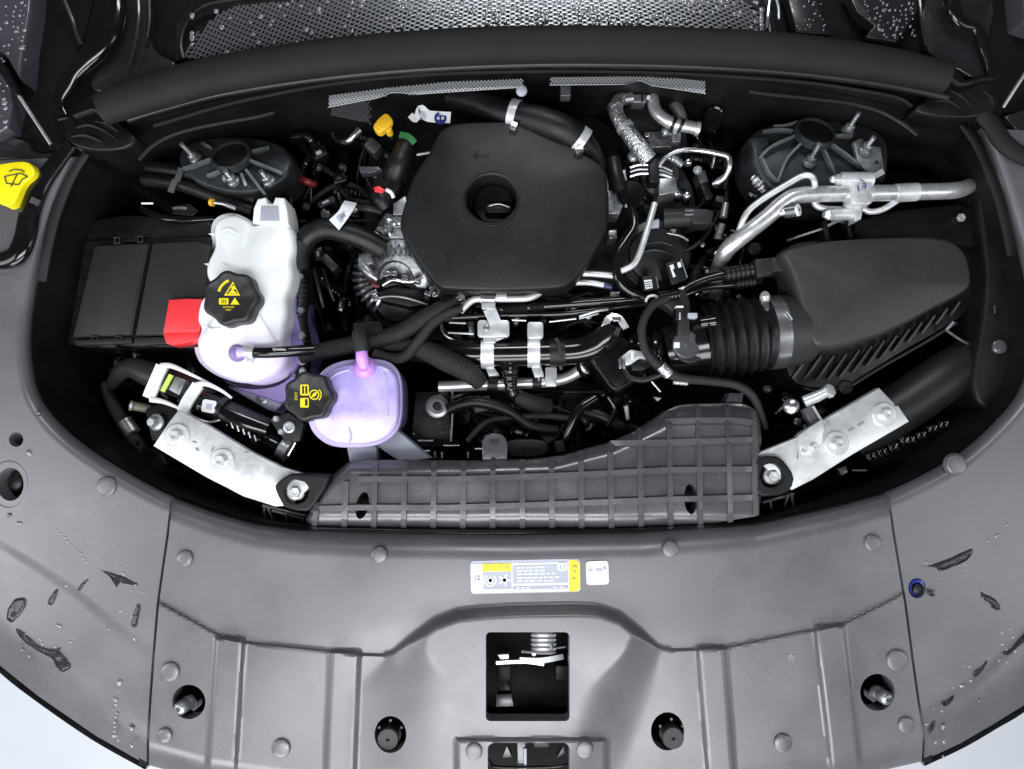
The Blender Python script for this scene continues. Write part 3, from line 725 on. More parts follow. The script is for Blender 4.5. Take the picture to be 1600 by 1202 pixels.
slab("pad", [(1430, 172), (1458, 145), (1475, 118), (1488, 92), (1500, 112), (1520, 128), (1552, 122), (1560, 165), (1530, 182), (1480, 184)], .014, -.03, RUB, t, bev=8, smooth=3)
tube("fold", [(1470, 128, .02), (1485, 124, .022), (1500, 132, .02), (1520, 128, .018)], 5, RUB, t, seg=8)
for P in ([(1480, 140), (1500, 150), (1515, 165), (1520, 178)], [(1458, 160), (1480, 158), (1500, 170)], [(1530, 140), (1545, 150), (1552, 165)]):
    tube("crease", [(x, y, .012) for x, y in P], [2, 4, 3, 2][:len(P)], RUB, t, seg=8)
tube("fold", [(1522, 128, .016), (1535, 124, .016), (1552, 124, .014)], 4, RUB, t, seg=8)
# rubber channels that run down both wings
t = thing("wing_seal", "black rubber wing seal running down from the left corner boot", "seal", 60, 330, -.01, "wing seals")
tube("channel", [(110, 226, .006), (85, 258, .008), (62, 290, .01), (47, 330, .012), (38, 375, .014), (22, 402, .012), (-10, 410, .01)], [12, 14, 16, 16, 17, 16, 12], GLOSS, t, seg=14, flat=.6)
tube("inner_rail", [(135, 240, -.004), (112, 275, -.004), (92, 320, -.004), (80, 360, -.004), (72, 400, -.004), (66, 440, -.006)], [6, 8, 9, 9, 8, 7], FUSE, t, seg=10, flat=.6)
strap("clip", [(48, 312, .022), (62, 318, .02)], 10, 3, DUCT, t)
t = thing("wing_seal", "black rubber wing seal running down from the right corner boot", "seal", 1560, 230, -.01, "wing seals")
tube("channel", [(1530, 175, .006), (1548, 195, .006), (1570, 225, .008), (1600, 245, .008), (1640, 255, .008)], [12, 15, 16, 15, 14], FOAM, t, seg=14, flat=.6)
tube("inner_rail", [(1502, 195, -.006), (1525, 225, -.006), (1548, 275, -.006), (1566, 330, -.006), (1580, 400, -.006)], [5, 8, 9, 9, 7], LINER, t, seg=10, flat=.6)
t = thing("washer_fluid_cap", "bright yellow washer fluid cap with wiper symbol at the left edge", "cap", 24, 285, .0)
slab("lid", [(-14, 262), (0, 256), (28, 252), (45, 254), (54, 266), (50, 276), (40, 284), (33, 292), (28, 305), (20, 318), (8, 322), (0, 316), (-14, 310)], .03, .012, YELP, t, bev=4, smooth=2)
zc = .031
for a, b in (((7, 276), (32, 271)), ((32, 271), (43, 276)), ((43, 276), (34, 281)), ((34, 281), (29, 289)), ((29, 289), (10, 287)), ((10, 287), (7, 276)), ((27, 272), (17, 292)), ((14, 268), (22, 265)), ((22, 265), (33, 266)), ((33, 266), (38, 269))):
    tube("wiper_symbol", [(*a, zc), (*b, zc)], .9, BLK, t, seg=5)
slab("neck", circ(18, 290, 22, 16), .012, -.06, BLACK, t, bev=2)
t = thing("fender_edge", "wet grey painted fender edge at the top left corner", "fender", 10, 80, 0, "fender edges")
slab("skin", [(-120, -40), (52, -40), (46, 20), (34, 90), (30, 124), (10, 90), (-10, 70), (-120, 60)], .03, -.02, FENDER, t, bev=8)
slab("skin", [(-120, 90), (-5, 92), (15, 130), (20, 160), (12, 200), (-10, 212), (-120, 215)], .02, -.03, FENDER, t, bev=6)
slab("ledge", [(-60, 216), (20, 214), (45, 222), (50, 236), (66, 240), (82, 238), (62, 262), (30, 250), (-10, 248), (-60, 250)], -.002, -.04, BODY, t, bev=3)
t = thing("fender_edge", "dark painted fender ledge at the right edge below the gas strut", "fender", 1590, 200, 0, "fender edges")
slab("skin", [(1570, 182), (1610, 168), (1700, 165), (1700, 235), (1625, 240), (1590, 205)], .0, -.04, BODY, t, bev=3)
slab("skin", [(1596, -30), (1700, -30), (1700, 60), (1602, 30)], .03, -.02, FENDER, t, bev=6)
t = thing("cowl_wing", "wet dark grey cowl side panel at the top right behind the seal", "cowl wing", 1300, 30, 0)
slab("plate", [(1226, -20), (1270, -20), (1285, 20), (1290, 45), (1300, 55), (1245, 52), (1238, 25)], .018, 0, BODY, t, bev=4)
slab("plate", [(1320, -20), (1440, -20), (1432, 20), (1415, 48), (1400, 66), (1352, 58), (1366, 40), (1340, 18)], .02, 0, BODY, t, bev=4)
tube("wiper_tube", [(1204, -10, .02), (1200, 25, .02), (1199, 44, .015)], 3, CHROME, t, seg=8)
tube("wiper_tube", [(1210, -10, .025), (1216, 10, .022), (1217, 30, .02)], 2, ZINC, t, seg=8)
t = thing("drain_channel", "black drain channel strip in the dark gap at the top left", "channel", 110, 30, 0)
tube("edge", [(96, -10, .02), (105, 10, .018), (115, 35, .015), (121, 55, .01), (128, 70, .005)], 4, BODY, t, seg=8)
slab("trough", [(60, -20), (150, -20), (130, 60), (110, 110), (80, 150), (60, 120)], -.008, -.05, DARK, t, bev=4)

# ================================================================ STRUT TOWERS
CAST_R = mat("worn_cast_edge", (.15, .165, .17), .45, metal=.5, bump=(150, .3), var=(40, .3))
def stud(parent, x, y, z, dx, dy, L=26, r=4.2):
    S = px(z); ax = (dx, dy, 1.3)
    o = lathe("stud", x, y, z, [(11, -3), (11, 2), (9, 4), (8, 4), (8, 10), (6.5, 12)] + [(r - (k % 2) * .7, 12 + k * (L - 12) / 8) for k in range(9)] + [(1.5, L + 1)], STEEL, parent, axis=ax, seg=14)
    return o
t = thing("strut_tower", "ribbed cast strut tower top with studs, left rear corner of the bay", "strut tower", 360, 245, -.08, "strut towers")
TL = lambda cx, cy: (lambda x, y: min(.009, -.5 * (y - at(cx, cy, -.07).y)))
TWL = TL(361, 243); TWR = TL(1274, 207)
slab("dome", [(278, 240), (292, 215), (330, 205), (380, 205), (430, 218), (455, 245), (450, 280), (415, 300), (370, 305), (320, 292), (290, 270)], -.075, -.15, CASTD, t, bev=10, smooth=3, tilt=TWL, draft=6)
lathe("centre_ring", 361, 243, -.066, [(34, -8), (34, 1), (31, 4), (27, 3), (27, -4)], CASTD, t, seg=32, axis=(-.1, .5, 1), caps=False)
lathe("centre_cap", 361, 243, -.066, [(27, -8), (27, 0), (24, 1), (5, 1.5)], LINER, t, seg=32, axis=(-.1, .5, 1))
for a, b in (((330, 250), (288, 265)), ((345, 268), (326, 276)), ((350, 275), (352, 282)), ((385, 266), (415, 305)), ((392, 252), (442, 272)), ((394, 238), (420, 232)), ((330, 232), (318, 226)), ((378, 272), (385, 290))):
    zt = lambda q, o: -.075 + o + TWL(0, at(q[0], q[1], -.07).y)
    m_ = ((a[0] + b[0]) / 2, (a[1] + b[1]) / 2)
    strap("rib", [(*a, zt(a, .006)), (*m_, zt(m_, .005)), (*b, zt(b, .001))], 4.5, 9, CAST_R, t)
zl_ = lambda x, y: -.074 + TWL(0, at(x, y, -.07).y)
stud(t, 306, 248, zl_(306, 248), -.5, .55, 34); stud(t, 365, 283, zl_(365, 283), -.35, .5, 24); stud(t, 420, 283, zl_(420, 283), -.35, .5, 24)
t = thing("strut_tower", "ribbed cast strut tower top with studs, right rear corner of the bay", "strut tower", 1270, 225, -.08, "strut towers")
slab("dome", [(1172, 232), (1180, 205), (1215, 188), (1270, 180), (1330, 185), (1375, 205), (1385, 250), (1370, 300), (1300, 320), (1215, 305), (1180, 270)], -.078, -.16, CASTD, t, bev=10, smooth=3, tilt=TWR, draft=6)
lathe("centre_ring", 1274, 207, -.066, [(34, -8), (34, 1), (31, 4), (28, 3), (28, -4)], CASTD, t, seg=32, axis=(.1, .5, 1), caps=False)
lathe("centre_cap", 1274, 207, -.066, [(28, -8), (28, 0), (24, 1), (5, 1.5)], LINER, t, seg=32, axis=(.1, .5, 1))
for a, b, c in (((1240, 214), (1205, 230), (1186, 248)), ((1250, 226), (1228, 250), (1214, 285)), ((1282, 226), (1296, 256), (1306, 284)), ((1294, 224), (1320, 242), (1345, 262)), ((1302, 214), (1315, 213), (1330, 214)), ((1238, 206), (1215, 204), (1192, 207)), ((1246, 192), (1225, 198), (1208, 199)), ((1190, 248), (1200, 270), (1214, 285))):
    zt = lambda q, o: -.078 + o + TWR(0, at(q[0], q[1], -.07).y)
    strap("rib", [(*a, zt(a, .006)), (*b, zt(b, .005)), (*c, zt(c, .002))], 4, 10, CAST_R, t)
slab("side_pad", [(1172, 215), (1200, 212), (1205, 240), (1180, 250)], -.07, -.12, CASTD, t, bev=5)
zr_ = lambda x, y: -.077 + TWR(0, at(x, y, -.07).y)
stud(t, 1324, 204, zr_(1324, 204), .30, .75, 34); stud(t, 1264, 254, zr_(1264, 254), .22, .8, 36); stud(t, 1351, 234, -.054, .25, .6, 26)
slab("bracket_plate", [(1333, 222), (1345, 216), (1360, 228), (1376, 230), (1382, 268), (1372, 275), (1352, 266), (1340, 250)], -.056, -.064, STEEL, t, bev=1)
lathe("plate_hole", 1370, 254, -.0555, [(3, -1), (3, .5)], BLK, t, seg=12)
strap("fold", [(1366, 276, -.053), (1380, 268, -.053)], 9, 3, ALU, t)
t = thing("foil_wrap", "small crumpled foil sleeve below the right strut tower", "foil wrap", 1185, 288, -.1)
tube("sleeve", [(1178, 278, -.09), (1186, 286, -.085), (1194, 298, -.09)], [7, 11, 7], FOIL, t, seg=12, corr=(4, .25))
tube("inner_hose", [(1172, 300, -.1), (1180, 305, -.1), (1195, 300, -.1)], 10, GLOSS, t)
# ================================================================ LEFT HALF OF THE BAY
t = thing("coolant_reservoir", "large white translucent coolant reservoir tinted purple at its foot", "reservoir", 385, 470, -.16)
B = [(331, 362), (336, 345), (350, 336), (368, 334), (386, 341), (398, 350), (412, 342), (432, 341), (449, 348), (457, 362), (459, 384), (454, 405), (455, 425), (451, 445), (445, 464), (446, 490), (440, 525), (446, 548), (441, 572), (420, 589), (388, 597), (352, 590), (326, 576), (310, 558), (305, 534), (311, 514), (306, 498), (311, 470), (327, 450), (320, 428), (322, 409), (333, 384)]
body = slab("body", B, -.035, -.11, WHITE, t, bev=16, smooth=4, dome=.020, steps=6, rings=6)
seam = slab("seam_flange", [(x + (3 if x > 390 else -2), y + (2 if y > 470 else -1)) for x, y in B], -.085, -.09, WHITE, t, bev=2, smooth=4)
slab("neck_bracket", [(394, 348), (396, 325), (402, 311), (415, 308), (418, 318), (426, 318), (430, 308), (444, 309), (449, 330), (451, 352)], -.03, -.09, WHITE, t, bev=4)
slab("neck_recess", [(408, 322), (434, 322), (436, 345), (406, 345)], -.028, -.03, MILK, t, bev=1)
slab("lower_chamber", [(335, 555), (340, 590), (385, 604), (430, 600), (456, 580), (466, 545), (470, 500), (474, 540), (474, 580), (466, 612), (440, 630), (420, 625), (380, 612), (345, 596)], -.10, -.2, PURP, t, bev=8, smooth=3)
slab("lower_wall", [(430, 430), (456, 425), (463, 450), (464, 490), (472, 520), (474, 560), (440, 590), (420, 560)], -.085, -.2, PURP, t, bev=6, smooth=2)
slab("foot_bracket", [(352, 590), (380, 602), (455, 612), (430, 645), (418, 641), (358, 606)], -.115, -.16, MILK, t, bev=3)
for x, y in ((367, 600), (410, 622)): lathe("rivet", x, y, -.113, [(10, -2), (10, 1), (6, 2), (5, -2)], STEEL, t, seg=16)
for a in ((331, 367), (324, 414)): slab("moulding_nib", [(a[0] - 6, a[1] - 2), (a[0] + 4, a[1] - 3), (a[0] + 4, a[1] + 3)], -.06, -.07, WHITE, t, bev=1)
for P in ([(345, 362), (357, 358), (368, 364)], [(345, 412), (360, 416), (372, 409)], [(318, 508), (330, 514), (345, 512)]):
    tube("moulded_ridge", [(x, y, -.0185 - .000004 * (x - 385) ** 2 * .35 - .0000012 * (y - 470) ** 2 * .2) for x, y in P], 1.3, WHITE, t, seg=8)
lathe("outlet", 372, 551, -.03, [(16, -10), (15, 2), (11, 8), (8, 10)], PURP, t)
tube("outlet_stub", [(372, 551, -.018), (400, 549, -.016)], 8, LAVR, t, smooth=False)
def yflat(P, z, parent, nm="symbol"): return flat(nm, P, z, YEL, parent, th=.0004)
def cap(x, y, z, r, label, n, rot=0.0, tl=(0, 0)):
    t = thing("reservoir_cap", label, "cap", x, y, z - .03, "reservoir caps")
    ax = (tl[0], tl[1], 1)
    lathe("knob", x, y, z, [(r * .95, -34), (r * 1.0, -30), (r * 1.0, -5), (r * .97, -1.5), (r * .9, 0), (r * .86, .3), (r * .84, -.6), (r * .1, -.6)], FUSE, t, axis=ax, seg=96, lobes=(n, .055), sharp=55, rot=rot)
    return t
t = cap(359, 465, .012, 43, "black lobed cap with yellow warning triangle on the white reservoir", 7, .3)
z = .0125
yflat([(364, 440), (350, 462), (375, 462)], z, t, "warning_triangle")
flat("triangle_inside", [(364, 444), (354, 459.5), (371.5, 459.5)], z + .0005, FUSE, t)
yflat([(361, 447), (367, 447), (368, 452), (364, 453), (371, 459), (356, 459), (362, 453)], z + .001, t, "hot_fluid_icon")
yflat(arcband(366, 462, 23, 27, 195, 250), z, t, "arc_lettering")
yflat(rrect(342, 466, 357, 476, 2), z, t, "book_icon")
for k in range(3): flat("book_line", [(346 + k * 3, 468), (347 + k * 3, 468), (347 + k * 3, 474.5), (346 + k * 3, 474.5)], z + .0005, FUSE, t)
yflat([(367, 465), (374, 476), (360, 476)], z, t, "small_triangle")
text("lettering", "CAUTION", 357, 480, z, 4, YEL, t); text("lettering", "HOT", 357, 484.5, z, 4, YEL, t)
t = cap(481, 619, .008, 38, "black lobed cap with yellow book symbols on the lavender tank", 7, .1)
z = .0085
yflat(rrect(469, 601, 482.5, 618, 2), z, t, "book_icon"); yflat(rrect(469, 622, 482.5, 637, 2), z, t, "fluid_can_icon")
for P in ([(472, 603.5), (475, 603.5), (475, 615.5), (472, 615.5)], [(477, 603.5), (480, 603.5), (480, 615.5), (477, 615.5)], [(476.5, 624), (480.5, 624), (480.5, 634), (476.5, 634)]): flat("icon_gap", P, z + .0005, FUSE, t)
yflat([(475.2, 606), (476.8, 606), (476.8, 613), (475.2, 613)], z + .001, t)
yflat(arcband(491, 617, 6.2, 8, 0, 360, 24), z, t, "circle_icon"); yflat(rotp([(485, 616), (497, 616), (497, 618), (485, 618)], 491, 617, -45), z, t, "slash"); yflat(rotp([(488, 614.6), (494, 614.6), (494, 619.4), (488, 619.4)], 491, 617, -45), z - .0001, t, "pad_icon")
yflat(arcband(491, 617, 10, 11.6, -50, 50), z, t, "brake_arc")
text("lettering", "DOT", 463, 619, z, 6, YEL, t, ang=90)

t = thing("coolant_tank", "small lavender coolant tank with raised rim in front of the engine", "reservoir", 555, 630, -.15)
B = [(479, 640), (482, 612), (494, 590), (512, 573), (535, 564), (560, 561), (596, 562), (616, 572), (626, 592), (628, 625), (626, 656), (618, 676), (602, 690), (580, 698), (545, 700), (515, 696), (494, 682), (483, 664)]
slab("body", [(555 + (x - 555) * .93, 630 + (y - 630) * .92) for x, y in B], -.03, -.06, LAV, t, bev=14, smooth=4, dome=.010, steps=5)
slab("rim", B, -.052, -.066, LAVR, t, bev=4, smooth=4)
slab("lower_body", [(555 + (x - 555) * .95, 630 + (y - 630) * .95) for x, y in B], -.066, -.17, PURP, t, bev=0, smooth=4)
lathe("filler_collar", 481, 622, -.012, [(31, -26), (31, -18)], LAV, t)
lathe("nipple_base", 570, 575, -.03, [(20, -10), (18, 2), (13, 8), (9, 11)], MAG, t, axis=(0, .15, 1))
tube("nipple", [(569, 572, -.02), (566, 560, -.012), (565, 548, -.01)], [10, 10, 9], MAG, t)
for P in ([(520, 655), (535, 640), (560, 630), (585, 626), (602, 630)], [(545, 668), (548, 680), (546, 692)], [(510, 600), (525, 585), (545, 578)], [(600, 585), (606, 610), (606, 650)]):
    tube("moulded_ridge", [(x, y, -.0255 if 500 < x < 600 else -.029) for x, y in P], 2.2, LAVR, t, seg=8)
slab("mount_foot", [(541, 696), (588, 698), (590, 722), (546, 722)], -.075, -.12, MILK, t, bev=3)
slab("mount_foot", [(588, 697), (618, 670), (672, 716), (628, 724)], -.085, -.13, MILK, t, bev=3)
t = thing("tank_hose", "black hose pushed on the magenta nipple of the lavender tank", "hose", 563, 545, -.02)
tube("hose", [(566, 550, -.012), (564, 535, -.012), (562, 522, -.016), (568, 514, -.03), (590, 512, -.06)], [12, 13, 12, 11, 10], BRAID, t)

t = thing("bleed_hose", "thin black hose with white print leaving the white reservoir", "hose", 440, 550, -.03)
tube("hose", [(396, 551, -.016), (420, 551, -.014), (455, 549, -.018), (490, 547, -.03)], 9, GLOSS, t)
tube("clamp", [(384, 550, -.016), (398, 551, -.015)], 11, ALU, t, smooth=False)
slab("clamp_ear", [(388, 556), (397, 558), (392, 567), (383, 565)], -.012, -.02, ALU, t, bev=1)
text("lettering", "1|mmmu", 436, 546, -.005, 6, PAPER, t)

t = thing("fuse_box", "black two-lidded fuse box beside the white reservoir", "fuse box", 215, 455, -.2)
slab("base", [(132, 376), (330, 370), (318, 545), (105, 538)], -.085, -.25, BLACK, t, bev=4)
slab("lid", [(148, 384), (232, 380), (205, 523), (113, 527)], -.062, -.085, FUSE, t, bev=3)
slab("lid_raised_field", [(170, 384), (228, 381), (202, 521), (143, 524)], -.060, -.066, FUSE, t, bev=2)
slab("lid", [(238, 380), (310, 377), (328, 384), (312, 522), (211, 524)], -.062, -.085, FUSE, t, bev=3)
slab("front_lip", [(113, 531), (205, 528), (206, 536), (118, 540)], -.07, -.1, FUSE, t, bev=2)
slab("front_lip", [(210, 528), (262, 526), (264, 537), (208, 541)], -.07, -.1, FUSE, t, bev=2)
for x, y in ((148, 530), (186, 530), (183, 376), (219, 374)): tube("latch_clip", [(x - 4, y - 5, -.06), (x + 4, y - 4, -.06), (x + 4, y + 4, -.06), (x - 4, y + 5, -.06), (x - 4, y - 5, -.06)], 1.2, FUSE, t, seg=6, smooth=False)
slab("latch_tongue", rrect(155, 531, 182, 543, 2), -.075, -.1, BLACK, t, bev=2); slab("latch_tongue", rrect(192, 370, 212, 378, 2), -.075, -.1, BLACK, t, bev=2)
t = thing("terminal_cover", "bright red plastic terminal cover on the corner of the fuse box", "terminal cover", 285, 505, -.08)
slab("lid", [(263, 468), (290, 466), (318, 467), (312, 518), (254, 521)], -.048, -.07, RED, t, bev=4)
slab("skirt", [(254, 522), (312, 518), (312, 530), (290, 536), (268, 540), (259, 537)], -.055, -.09, RED, t, bev=3)

# pipes and small things behind the fuse box
for nm, lab, P, r, m in (
    ("vacuum_hose", "dull black hose passing below the left strut tower, upper of two", [(232, 262, -.1), (290, 270, -.09), (340, 285, -.09), (400, 312, -.1)], 11, RUB),
    ("vacuum_hose", "dull black hose passing below the left strut tower, lower of two", [(226, 280, -.1), (280, 288, -.09), (330, 305, -.09), (395, 330, -.1)], 11, RUB)):
    t = thing(nm, lab, "hose", *P[0], "hoses below the left strut tower"); tube("hose", P, r, m, t)
    strap("hose_clip", [(P[1][0] - 14, P[1][1] + 2, -.078), (P[1][0] - 6, P[1][1] + 4, -.076)], 22, 3, STEEL, t)
t = thing("brake_line", "short bright metal brake line beside the white reservoir neck", "pipe", 350, 320, -.1)
tube("line", [(336, 317, -.075), (350, 319, -.073), (369, 326, -.075)], 3.4, CHROME, t); tube("fitting", [(329, 316, -.077), (334, 317, -.076)], 6, YELD, t, smooth=False)
t = thing("glossy_guard_pipe", "glossy black curved guard pipe behind the fuse box", "pipe", 270, 340, -.12)
tube("pipe", [(220, 326, -.11), (238, 336, -.105), (265, 343, -.1), (300, 344, -.1), (335, 342, -.105)], [5, 6, 7, 6, 5], GLOSS, t)
tube("upper_wire", [(222, 318, -.11), (240, 318, -.11)], 2.4, CHROME, t, seg=8)
slab("bracket", [(268, 335), (275, 320), (295, 318), (310, 330), (300, 338)], -.1, -.13, BLACK, t, bev=2); strap("bracket_edge", [(270, 326, -.098), (280, 325, -.098), (292, 326, -.098)], 4, 2, STEEL, t)
t = thing("bay_shelf", "black plastic shelf wall behind the fuse box", "shelf", 230, 360, -.2)
slab("wall", [(120, 345), (200, 335), (330, 345), (332, 372), (130, 378)], -.1, -.3, BLACK, t, bev=6)

# loom conduit falling past the white reservoir
t = thing("heater_hose", "thick bent black hose arching from the engine to behind the white reservoir", "hose", 520, 380, -.1)
tube("hose", [(600, 390, -.09), (570, 374, -.08), (535, 362, -.07), (505, 358, -.068), (480, 372, -.07), (466, 400, -.085), (470, 430, -.12), (480, 470, -.16)], [18, 18, 17, 17, 17, 18, 17, 16], RUB, t, seg=18)
tube("sleeve", [(470, 376, -.07), (462, 394, -.075), (464, 415, -.09)], [19, 20, 19], BRAID, t, seg=16)
t = thing("wiring_loom", "black ribbed wiring loom hanging beside the white reservoir", "wiring loom", 468, 500, -.12)
tube("conduit", [(466, 425, -.1), (470, 460, -.1), (468, 500, -.1), (474, 540, -.1), (472, 590, -.11)], 13, RUB, t, corr=(22, .1))
for y in (432, 485, 525, 565, 580): lathe("tie", 469 + (y - 430) * .03, y, -.085, [(5, -2), (6, 2), (4, 5)], ZINC if y > 500 else STEEL, t, seg=10)
tube("cable", [(490, 420, -.13), (500, 460, -.14), (505, 480, -.15)], 4, BLACK, t); tube("cable", [(505, 420, -.14), (514, 450, -.14), (522, 470, -.15)], 3, BLACK, t)

# connectors in the left front corner
t = thing("quick_connector", "black pipe connector with white collar and lime seal, left front corner", "connector", 250, 590, -.1)
tube("pipe", [(176, 600, -.12), (188, 583, -.1), (206, 575, -.09), (240, 587, -.085), (290, 606, -.085), (330, 628, -.09)], [9, 13, 16, 20, 20, 19], FUSE, t, seg=16)
strap("collar_face", [(233, 622, -.062), (240, 604, -.06), (254, 572, -.062)], 19, 6, WPL, t)
tube("collar_rail", [(252, 572, -.06), (268, 572, -.058), (300, 586, -.06), (328, 600, -.066)], [5, 4, 2.6, 2], WPL, t, seg=8)
tube("collar_rail", [(236, 624, -.06), (256, 628, -.058), (280, 638, -.06), (298, 646, -.066)], [5, 3.6, 2.4, 2], WPL, t, seg=8)
tube("collar_inner", [(262, 586, -.055), (256, 600, -.054), (254, 614, -.055), (262, 622, -.057)], 2.4, BLACK, t, seg=8)
strap("seal_band", [(254, 612, -.052), (268, 586, -.052)], 7, 3, LIME, t)
slab("window", [(262, 609), (274, 588), (290, 594), (280, 618)], -.055, -.07, STEEL, t, bev=3)
t = thing("quick_connector", "black ribbed pipe connector with white collar and square tag", "connector", 330, 630, -.1)
tube("pipe", [(292, 622, -.09), (330, 636, -.08), (380, 658, -.08), (420, 672, -.085)], [21, 22, 21, 17], GLOSS, t, seg=16)
strap("collar_face", [(286, 644, -.058), (294, 626, -.055), (310, 602, -.058)], 18, 6, WPL, t)
tube("collar_rail", [(307, 602, -.057), (322, 600, -.055), (345, 610, -.057), (362, 622, -.064)], [5, 4, 2.6, 2], WPL, t, seg=8)
tube("collar_rail", [(288, 646, -.057), (304, 654, -.056), (326, 660, -.058), (344, 656, -.06)], [5, 3.4, 2.2, 1.8], ZINC, t, seg=8)
slab("tag", rrect(315, 625, 337, 645, 4, ang=10), -.05, -.054, PAPER, t, bev=1); slab("tag_print", rrect(322, 631, 331, 640, 1, ang=10), -.0495, -.0502, LGREY, t, bev=0)
for k in range(6): tube("rib", [(352 + k * 9, 655 + k * 5, -.06), (355 + k * 9, 664 + k * 5, -.064)], 2.2, CHROME, t, seg=8, smooth=False)
tube("sleeve_end", [(345, 638, -.075), (352, 642, -.075)], 24, BLACK, t, smooth=False)
t = thing("radiator_fitting", "metal banded radiator hose fitting beside the lavender tank", "fitting", 425, 685, -.1)
tube("hose", [(380, 672, -.11), (405, 684, -.105), (430, 697, -.105), (450, 707, -.11)], 16, GLOSS, t)
tube("band", [(401, 680, -.1), (410, 685, -.1)], 18, CHROME, t, smooth=False); tube("band", [(440, 698, -.1), (452, 705, -.1)], 19, ZINC, t, smooth=False)
slab("mount_plate", [(420, 655), (450, 645), (475, 662), (468, 690), (445, 690)], -.075, -.09, FUSE, t, bev=2)
lathe("mount_ring", 452, 668, -.072, [(9, -2), (9, 2), (6, 2.5), (5.5, -1)], ZINC, t, seg=18)
for x, y in ((432, 655), (440, 675)): lathe("stud_nut", x, y, -.073, [(5, -2), (5, 5), (3, 7)], ZINC, t, seg=6)
tube("edge_rod", [(461, 692, -.08), (450, 712, -.08)], 2, CHROME, t, seg=8)
t = thing("guide_peg", "small hollow brass-coloured peg in the left front corner", "peg", 215, 638, -.1)
tube("shaft", [(238, 640, -.11), (206, 634, -.085)], 7, mat("old_brass", (.35, .31, .26), .45, metal=.6, var=(60, .3)), t, smooth=False); lathe("mouth", 205, 634, -.083, [(7.5, -1), (8, 2), (5, 2), (4.5, -1)], ZINC, t, axis=(-.9, .2, .6), seg=16)
t = thing("flange_bolt", "single round zinc flange bolt above the left aluminium bar", "bolt", 243, 660, -.09)
lathe("flange", 244, 660, -.085, [(13, -3), (13, 1), (9, 2.5)], ZINC, t, axis=(-.25, 0, 1)); lathe("head", 241, 660, -.08, [(8, 0), (8, 7), (6.5, 9), (3, 9)], ZINC, t, axis=(-.25, 0, 1), seg=6)
slab("bracket_arm", [(225, 640), (262, 622), (285, 640), (255, 690), (236, 690)], -.095, -.2, BLACK, t, bev=5)
t = thing("corner_loom", "black taped wiring loom and plug in the left front corner", "wiring loom", 190, 680, -.14)
tube("loom", [(165, 600, -.14), (176, 630, -.13), (195, 665, -.12), (212, 690, -.12), (228, 712, -.13)], [8, 10, 11, 11, 9], BRAID, t)
tube("tape", [(196, 657, -.11), (208, 676, -.11)], 11.5, STEEL, t, smooth=False)
rr_ = random.Random(11)
for k in range(26):
    x, y = rr_.uniform(180, 240), rr_.uniform(690, 740)
    if y - 690 > (x - 165) * .75: continue
    slab("pin_block", rrect(x - 5, y - 4, x + 5, y + 4, 1.5, ang=rr_.uniform(-40, 40)), -.105 - rr_.uniform(0, .02), -.14, GLOSS, t, bev=1)
slab("plug_body", [(215, 705), (245, 695), (262, 725), (240, 738), (225, 730)], -.12, -.16, BLACK, t, bev=4)

# aluminium cross bars with bolts
def bar(lab, P, bolts, mount, sgn):
    t = thing("aluminium_bar", lab, "bracket bar", *P[0], -.06, "aluminium bars")
    slab("plate", P, -.03, -.045, ALU, t, bev=2.5)
    for x, y in bolts: bolt(x, y, -.0285, 9.5, ALU, t, axis=(0, 0, 1), washer=19, h=1.3)
    return t
t = bar("white bare aluminium bar with two washered bolts, left front", [(279, 640), (330, 668), (390, 705), (440, 730), (478, 742), (486, 760), (455, 790), (430, 792), (380, 776), (320, 745), (239, 697), (262, 662)], [(277, 681), (347, 720)], None, -1)
for x, y, a in ((300, 690, 20), (330, 705, -60), (382, 706, 15), (305, 700, 45)): strap("pen_mark", [(x, y, -.0285), (x + 7 * math.cos(R(a)), y + 7 * math.sin(R(a)), -.0285)], 1.4, 1, DGREY, t)
t = bar("white bare aluminium bar with two washered bolts, right front", [(1374, 606), (1397, 630), (1399, 634), (1404, 634), (1421, 659), (1330, 712), (1270, 750), (1238, 766), (1205, 740), (1180, 714), (1190, 706), (1245, 684), (1252, 676), (1270, 666), (1290, 655)], [(1382, 648), (1307, 693)], None, 1)
for x, y, a in ((1350, 660, 150), (1247, 707, 95), (1326, 674, -30), (1290, 655, 60)): strap("pen_mark", [(x, y, -.0285), (x + 11 * math.cos(R(a)), y + 11 * math.sin(R(a)), -.0285)], 1.6, 1, DGREY, t)
slab("pressed_tab", [(1248, 680), (1285, 655), (1288, 668), (1285, 690), (1268, 712), (1250, 705)], -.026, -.032, ALU, t, bev=1.5)
bolt(1272, 698, -.024, 6, ALU, t); slab("tab_slot", [(1252, 700), (1262, 704), (1260, 712), (1251, 708)], -.0255, -.027, ZINC, t, bev=1)
for (P, bx, by, lab) in (
    ([(429, 765), (432, 755), (448, 743), (460, 740), (505, 741), (515, 750), (495, 785), (478, 800), (448, 795), (440, 788)], 463, 769, "black rubber isolator mount with zinc bolt at the left end of the ribbed duct"),
    ([(1178, 722), (1190, 714), (1215, 713), (1232, 728), (1242, 748), (1232, 770), (1205, 776), (1180, 770)], 1206, 744, "black rubber isolator mount with zinc bolt at the right end of the ribbed duct")):
    t = thing("isolator_mount", lab, "mount", bx, by, -.05, "isolator mounts")
    slab("rubber_block", P, -.016, -.06, RUB, t, bev=7, hole=(bx, by, 20), hdeep=.02, smooth=2)
    lathe("seat", bx, by, -.035, [(21, -3), (21, 0)], GLOSS, t)
    bolt(bx, by, -.034, 9, ALU, t, washer=13.5, h=1.1)
t = thing("duct_truss", "black slim truss struts between the left isolator mount and the front cover", "strut", 440, 808, -.06)
